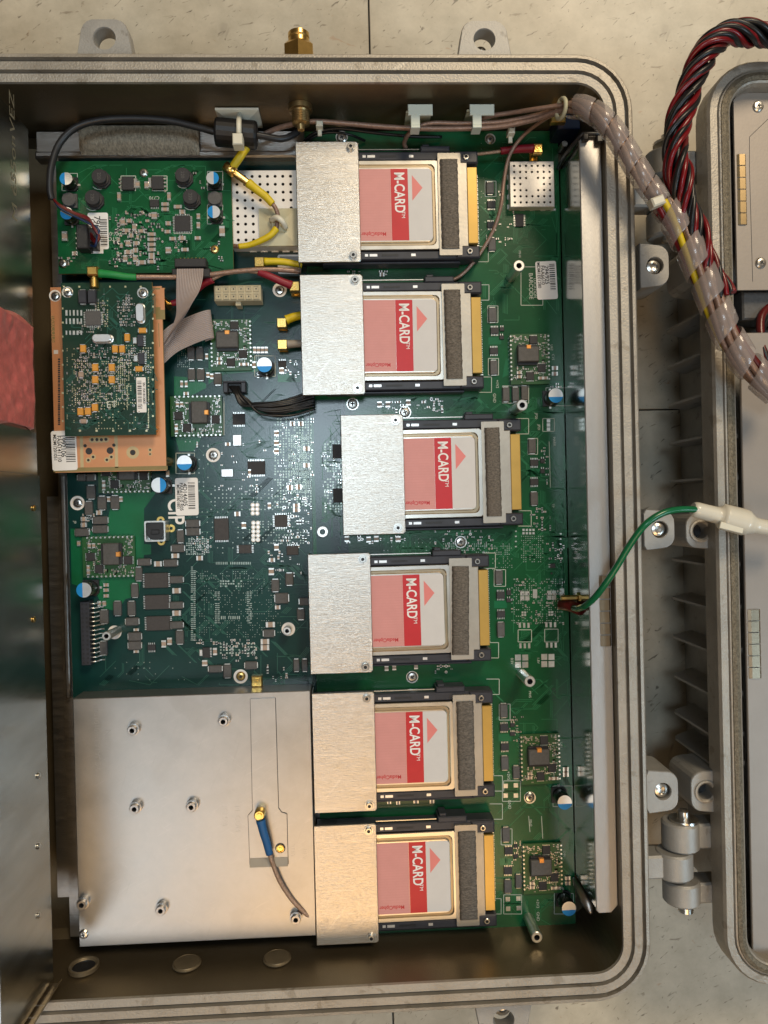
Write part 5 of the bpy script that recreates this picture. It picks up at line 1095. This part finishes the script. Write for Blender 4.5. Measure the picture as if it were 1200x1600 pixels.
# second yellow, red, grey leads at the left edge of the covers
c = cable('coax_cable', 'yellow booted coaxial lead entering under the top cover plate', 'cable', [('boot', [(413, 409, .007), (440, 409, .007), (472, 414, .006)], 6.0, YELLOW)]); elbow(c, 405, 409, .008, 15, .0002)
c = cable('coax_cable', 'yellow booted coaxial lead beside the second cover plate', 'cable', [('boot', [(447, 500, .008), (460, 495, .008), (482, 490, .007)], 7.2, YELLOW)]); elbow(c, 440, 504, .010, 15, .0002)
c = cable('coax_cable', 'grey booted coaxial lead beside the second cover plate', 'cable', [('boot', [(449, 538, .008), (462, 537, .008), (484, 536, .007)], 6.6, GREYB)]); elbow(c, 441, 538, .010, 15, .0002)
c = cable('coax_cable', 'crimson booted coaxial lead left of the second cover plate', 'cable', [('boot', [(456, 446, .012), (440, 440, .013), (420, 431, .014), (404, 425, .014)], 6.4, REDB), ('jacket', [(406, 426, .014), (380, 423, .015), (352, 427, .016), (330, 437, .015)], 3.0, BRAID), ('boot', [(332, 436, .015), (318, 443, .014), (304, 455, .012), (292, 463, .010)], 6.2, REDB)]); elbow(c, 460, 447, .013, 15, .0002)
c = cable('coax_cable', 'green booted coaxial lead with gold plug above the daughter board', 'cable', [('boot', [(154, 427, .030), (175, 429, .030), (195, 432, .029), (213, 433, .028)], 6.2, GREENB), ('jacket', [(211, 433, .028), (240, 433, .024), (275, 433, .020), (320, 430, .018), (370, 424, .016), (420, 421, .014), (470, 424, .010)], 4.0, COAX)])
b = MB(); x, y = P(147, 428, .030); r = L(8, .03); b.bc(0, L(2), 2 * r, 1.7 * r, -.004, .0035, 0, .0006); b.lathe([(r * .62, -r * .7), (r * .62, -r * 1.1), (r * .8, -r * 1.15), (r * .8, -r * 2.6), (r * .7, -r * 2.7)], axis='Y', n=16); part('gold_plug', b.mesh('gold_plug', [GOLD]), c, (x, y, .030))
c = cable('coax_cable', 'red booted coaxial lead end tucked under the ribbon cable', 'cable', [('boot', [(283, 466, .010), (276, 472, .010), (268, 474, .010)], 5.4, REDB), ('gold_barrel', [(270, 474, .010), (256, 475, .010)], 3.2, GOLD)])
# blue boot coax on the shield box
c = cable('coax_cable', 'blue booted coaxial lead with gold elbow on the aluminium shield box', 'cable', [('boot', [(407, 1281, .024), (411, 1298, .024), (417, 1318, .023), (421, 1334, .022)], 7.0, BLUEB), ('braid', [(420, 1330, .022), (427, 1352, .021), (438, 1378, .020), (455, 1404, .019), (474, 1424, .018), (496, 1442, .014)], 3.6, BRAID)])
b = MB(); x, y = P(405, 1275, .025); r = L(8); b.cyl(0, 0, -.006, .0, r, 18, ch=.0006); b.cyl(0, 0, .0, .0008, r * .5, 12); part('gold_elbow', b.mesh('gold_elbow', [GOLD]), c, (x, y, .025))
# black wire bundle
c = thing('wire_bundle', P3(372, 612, .006), 'fan of thin black wires from the small connector to under the second cover', 'wire bundle'); rnd = random.Random(12)
for k in range(15):
    d = rnd.uniform(-1, 1); e = rnd.uniform(-1, 1)
    b = MB(); b.tube(PP([(366 + d * 7, 604, .005), (371 + d * 4, 615, .0085 + .001 * e), (382 + d * 5, 628 + e * 3 - d * 3, .009 + .002 * e), (405, 637 + d * 7 + e * 2, .010 + .002 * e), (432, 639 + d * 11, .010 + .002 * e), (460, 634 + d * 13 + e * 2, .009), (492, 624 + d * 15, .008)], 7), L(1.9), 7); part('wire', b.mesh('wire', [WBLACK]), c)
# grey ribbon cable
def ribbon(path, wid, label=None, nw=16):
    """path: (px,py,z,angle of the ribbon's width direction in degrees)"""
    out = []
    ctr = catmull([P3(a, c_, z) for a, c_, z, w, t in path], 6); ang = catmull([(w, t, 0) for a, c_, z, w, t in path], 6)
    n = len(ctr); me = MB(); rows = []
    for p, w in zip(ctr, ang):
        a = math.radians(w.x); d = Vector((math.cos(a) * math.cos(math.radians(w.y)), math.sin(a) * math.cos(math.radians(w.y)), math.sin(math.radians(w.y)))); row = []
        for k in range(nw * 4 + 1):
            t = k / (nw * 4); row.append(p + d * wid * (t - .5) + Vector((0, 0, .00042 * abs(math.sin(t * nw * math.pi)))))
        rows.append(me.add(row))
    for i in range(n - 1): me.quadloop(rows[i], rows[i + 1], 0, False, closed=False)
    return me.mesh('ribbon', [RIBB])
rib = thing('ribbon_cable', P3(296, 424, .02), 'folded flat grey ribbon cable hanging from the power board header', 'ribbon cable')
part('ribbon', ribbon([(297, 420, .021, 0, 0), (296, 436, .023, 0, 5), (293, 460, .024, 8, 20), (287, 485, .024, 25, 35), (274, 512, .022, 42, 20), (256, 540, .018, 52, 5), (246, 556, .016, 55, 0)], L(41, .02)), rib)
part('ribbon', ribbon([(245, 553, .013, 100, 0), (270, 530, .012, 100, 0), (296, 517, .012, 98, 0), (320, 508, .011, 96, 0), (330, 506, .009, 96, 0), (331, 507, .006, 96, 0), (318, 512, .004, 96, 0)], L(44, .012)), rib)

# brass bulkhead connector through the top wall
zb_ = .025; br = thing('bulkhead_connector', (P(467, 66, zb_)[0], YI1 + .014, zb_), 'brass hex bulkhead connector sticking out through the top wall', 'connector'); x = P(467, 66, zb_)[0]
b = MB(); r = L(25, zb_); yo_ = YI1 + .0118
b.lathe([(r, yo_), (r, yo_ + .0215), (r * .8, yo_ + .0235)], (x, 0, zb_), 'Y', 6); part('hex_body', b.mesh('hex_body', [BRASS]), br)
b = MB(); r = L(16.5, zb_); b.lathe([(r, yo_ + .0230), (r, yo_ + .0262), (r * .9, yo_ + .0268), (r, yo_ + .0275), (r, yo_ + .0298), (r * .9, yo_ + .0303), (r * .6, yo_ + .0301), (r * .55, yo_ + .026)], (x, 0, zb_), 'Y', 24); part('barrel', b.mesh('barrel', [BRASS]), br)
x2 = P(467, 185, zb_)[0]; b = MB(); r = L(13); yi_ = YI1 - .0005
b.lathe([(r * 1.35, yi_), (r * 1.35, yi_ - .003), (r, yi_ - .0032)] + [(r * (1 if k % 2 else .92), yi_ - .004 - k * .0005) for k in range(14)] + [(r * .5, yi_ - .0112), (r * .4, yi_ - .014)], (x, 0, zb_), 'Y', 18); part('threaded_tail', b.mesh('threaded_tail', [mat('dull_brass', (0.34, 0.24, 0.11), 0.4, 0.9, 0.2, 150)]), br)
# white cable clips on the top wall
YW = YI1 - .0012
def clip_mount(px, py, lbl, kind):
    p = on_y(px, py, YW); o = thing('cable_tie_mount', p, lbl, 'cable mount', 'cable mounts')
    if kind == 0:
        w = L(44); b = MB(); h = .0105; b.loops([[(-w * .72, 0, -h), (w * .72, 0, -h), (w * .72, 0, h), (-w * .72, 0, h)][::-1], [(-w * .72, -.0012, -h), (w * .72, -.0012, -h), (w * .72, -.0012, h), (-w * .72, -.0012, h)][::-1], [(-w * .3, -.0040, -h * .3), (w * .3, -.0040, -h * .3), (w * .3, -.0040, h * .3), (-w * .3, -.0040, h * .3)][::-1]]); part('base', b.mesh('base', [NYLON]), o, (0, 0, 0), rel=True)
    else:
        w = L(19); h = .0095; b = MB(); b.box(-w, w, -.0014, 0, -h, h, 0, 0, True); part('base', b.mesh('base', [NYLONG]), o, (0, 0, 0), rel=True)
        b = MB(); zz = .0310 - p.z; b.box(-w * .95, w * .95, -.0075, -.0012, zz - .0014, zz, 0, .0003, True); b.box(-w * .75, -w * .05, -.0135, -.0074, zz - .0014, zz, 0, .0003, True); b.box(-w * .75, -w * .05, -.0150, -.0134, zz - .0080, zz + .0001, 0, .0003, True); part('clip', b.mesh('clip', [mat('white_clip', (.62, .66, .58), .42, 0, .05, 90)]), o, (0, 0, 0), rel=True)
    return o
o = clip_mount(374, 183, 'white nylon tie mount on the top wall holding the ferrite bead', 0)
b = MB(); b.tube(PP([(374, 178, .022), (373, 190, .0345), (373, 203, .0360), (373, 218, .0320)], 6), L(4), 6); bx_, by_ = P(371.5, 219, .036); b.bc(bx_, by_, L(14), L(16), .030, .038, 0, .0005, True); part('tie_strap', b.mesh('tie_strap', [NYLON]), o)
clip_mount(652, 186, 'white plastic cable clip on the top wall, the left one of two', 1); clip_mount(745, 184, 'white plastic cable clip on the top wall, the right one of two', 1)
for px, py, l in ((499, 194, 'small white tie head by the brass connector under the top wall'), (799, 205, 'small white tie tail hanging right of the clips')):
    b = MB(); x, y = P(px, py, .024); b.box(x - L(5), x + L(5), y - L(4), y + L(4), .019, .0255, 0, .0006, True); b.box(x - L(3), x + L(3), y - L(13), y - L(3.8), .020, .0212, 0, .0003, True); solo('cable_tie', b.mesh('cable_tie', [NYLON]), l, 'cable tie')
# black tie around the rail top
b = MB(); zz = zt + .0006
b.tube([P3(872, 262, .002), P3(884, 240, .022), P3(905, 215, zz + .001), P3(910, 209, zz + .0016), P3(935, 209, zz + .0016), P3(944, 214, zz), P3(945, 216, .03)], L(3), 7); xx, yy = P(913, 217, zz); b.bc(xx, yy, L(9), L(10), zz, zz + .003, 0, .0006); xx, yy = P(936, 220, zz); b.bc(xx, yy, L(11), L(10), zz, zz + .003, 0, .0006)
solo('cable_tie', b.mesh('cable_tie', [BCAB]), 'black cable tie wrapped round the top of the polished rail', 'cable tie')
b = MB(); xx, yy = P(893, 188, .02); b.box(xx - .008, xx + .006, yy - .004, yy + .006, -.003, .018, 0, .0006); b.box(xx - .013, xx - .004, yy - .002, yy + .004, .018, .022, 1, .0004); solo('corner_connector', b.mesh('corner_connector', [mat('blue_connector_body', (.008, .014, .035), .4, 0, .2, 100), GOLD]), 'dark blue connector with gold contacts under the bundle in the upper right corner', 'connector')
# spiral wrapped harness
H1 = [(893, 166, .050), (912, 168, .056), (930, 177, .060), (950, 194, .063), (970, 222, .064), (990, 255, .064), (1010, 286, .064), (1030, 312, .064), (1052, 340, .064)]
H2 = [(1035, 318, .065), (1055, 345, .066), (1076, 384, .067), (1098, 432, .067), (1118, 480, .067), (1138, 525, .067), (1162, 562, .067), (1190, 592, .066), (1225, 622, .064)]
har = thing('cable_harness', P3(900, 166, .050), 'cable harness in translucent spiral wrap leaving the enclosure corner toward the lid', 'cable harness')
def spiral(path, R, pitch_n, gap, th=.0006, ph=0.0, wav=0.0):
    F = frames(path); n = len(F); b = MB()
    # arc length
    S = [0.0]
    for i in range(1, n): S.append(S[-1] + (F[i][0] - F[i - 1][0]).length)
    tot = S[-1]
    def at(s):
        s = min(max(s, 0), tot - 1e-9); i = max(k for k in range(n) if S[k] <= s); i = min(i, n - 2); t = (s - S[i]) / max(S[i + 1] - S[i], 1e-9)
        return F[i][0].lerp(F[i + 1][0], t), F[i][2].lerp(F[i + 1][2], t).normalized(), F[i][3].lerp(F[i + 1][3], t).normalized()
    pit = tot / pitch_n; w = pit * (1 - gap); steps = int(pitch_n * 26); rows = []
    for k in range(steps + 1):
        a = 2 * math.pi * k / 26; s0 = pit * k / 26 - w / 2; rw = []
        for j, (ds, dr) in enumerate(((0, 0), (w * .05, th), (w * .5, th * 1.2), (w * .95, th), (w, 0))):
            p, u, v = at(s0 + ds + wav * math.sin(k * .9)); rw.append(p + (u * math.cos(a + ph) + v * math.sin(a + ph)) * (R + dr))
        rows.append(b.add(rw))
    for i in range(len(rows) - 1): b.quadloop(rows[i], rows[i + 1], 0, True, closed=False)
    return b.mesh('spiral_wrap', [WRAP])
h1 = PP(H1, 10); h2 = PP(H2, 10)
part('spiral_wrap', spiral(h1, L(16.5, .06), 7, .05), har); part('spiral_wrap', spiral(h2, L(22, .06), 6.5, .26, ph=1.0), har)
for k in range(5):
    b = MB(); b.tube(helix(h1, L(7.5, .06), .8, k * 1.26), L(5.0, .06), 8); part('inner_cable', b.mesh('inner_cable', [COAX if k != 2 else BRAID]), har)
for k, m in enumerate((COAX, COAX, COAX, YELLOW, WRED, WRED, WDRED)):
    b = MB(); b.tube(helix(h2, L(12.5, .06), .55, k * .9 + 2.2), L(5.4, .06), 8); part('inner_cable', b.mesh('inner_cable', [m]), har)
xx, yy = P(1026, 316, .071); b = MB(); b.bc(0, 0, L(18), L(12), -.003, .003, 0, .0008, True); o = part('tie_head', b.mesh('tie_head', [NYLON]), har, (xx, yy, .071), .35)
b = MB(); ppp = P3(877, 170, .047)
for i in range(1): b.tube([ppp + Vector((.0012 * math.sin(a), math.cos(a) * .0052, math.sin(a) * .0052)) for a in np.linspace(0, 2 * math.pi, 20)], L(3.2), 7)
part('tie_band', b.mesh('tie_band', [NYLONG]), har)
# twisted red and black bundle
tb = thing('twisted_cable', P3(1090, 380, .060), 'thick twisted bundle of red and black wires arching over the upper right', 'cable')
tp = PP([(1240, 62, .060), (1200, 56, .066), (1165, 52, .070), (1132, 56, .072), (1104, 80, .072), (1086, 115, .071), (1072, 155, .070), (1060, 198, .070), (1056, 240, .070), (1062, 285, .070), (1074, 330, .069), (1090, 375, .068), (1108, 420, .067), (1128, 465, .066)], 14)
for k in range(12):
    rk = random.uniform(13.5, 17.5); hp = helix(tp, L(rk, .07), 3.2, k * 2 * math.pi / 12 + random.uniform(-.14, .14))
    w1, w2 = random.uniform(0, 6), random.uniform(0, 6); hp = [q + Vector((math.sin(i * .11 + w1), math.cos(i * .13 + w2), math.sin(i * .09 + w2))) * .0008 for i, q in enumerate(hp)]
    b = MB(); b.tube(hp, L(4.5, .07), 8); part('wire', b.mesh('wire', [(WRED, WBLACK, WRED, WBLACK, WBLACK, WRED, WBLACK, WRED, WBLACK, WDRED, WRED, WBLACK)[k]]), tb)
for k in range(3):
    b = MB(); b.tube(helix(tp, L(5.5, .07), 2.3, k * 2.09), L(5.2, .07), 7); part('wire', b.mesh('wire', [WBLACK]), tb)
# green ground wire
c = cable('ground_wire', 'glossy green ground wire arching from the rail to the white connector', 'wire', [('jacket', [(896, 950, .024), (903, 951, .034), (915, 946, .046), (930, 933, .053), (946, 912, .058), (964, 885, .062), (985, 850, .066), (1008, 820, .070), (1035, 802, .070), (1062, 796, .068), (1090, 796, .066)], 4.9, GREENW)])
b = MB(); p0 = P3(895, 947, .019); b.tube([p0 + Vector((.004, -.002, .004)), p0, p0 - Vector((.006, -.001, .006))], L(9), 8); part('heat_shrink', b.mesh('heat_shrink', [WDRED]), c)
b = MB(); b.lathe([(L(8.5), -.004), (L(8.5), 0), (L(4), .0004), (L(4), .010)], n=6, axis='X'); o = part('stud', b.mesh('stud', [BRASS]), c, (xf0 - .0008, P(893, 934, .02)[1], .020)); o.rotation_euler = (0, 0, math.pi)
wc = thing('wire_connector_plug', P3(1100, 800, .060), 'translucent white nylon wire connector at the end of the green wire', 'connector')
def bar(parent, nm, a, c_, w, h, m, ch=.0006):
    a, c_ = Vector(a), Vector(c_); d = c_ - a; ln = d.length; b = MB(); b.box(-ln / 2, ln / 2, -w / 2, w / 2, -h / 2, h / 2, 0, ch, True); o = part(nm, b.mesh(nm, [m]), parent, (a + c_) / 2); o.rotation_euler = d.to_track_quat('X', 'Z').to_euler(); return o
b = MB(); pth = PP([(1082, 795, .064), (1108, 802, .064), (1132, 808, .064), (1155, 814, .064), (1180, 821, .064), (1210, 826, .064), (1250, 830, .063)], 8)
def wprof(t):
    for a, c_, ra, rb in ((0, .03, .0036, .0044), (.03, .27, .0044, .0047), (.27, .31, .0047, .0072), (.31, .56, .0072, .0074), (.56, .66, .0074, .0045), (.66, 1.01, .0045, .0040)):
        if t <= c_: return ra + (rb - ra) * (t - a) / (c_ - a)
b.tube(pth, .004, 14, rf=wprof); part('housing', b.mesh('housing', [CLEARN]), wc)
bar(wc, 'latch', P3(1124, 820, .0690), P3(1160, 829, .0690), L(9), .002, NYLON, .0003)
b = MB()
for k, m in enumerate((0, 1, 1)): b.tube(PP([(1200, 478 + k * 9, .030), (1188, 500 + k * 10, .034), (1192, 545, .038), (1215, 600, .040)], 5), L(6), 8, m)
solo('lid_wires', b.mesh('lid_wires', [WDRED, WBLACK]), 'dark red and black wires inside the lid near its connector', 'wire bundle')
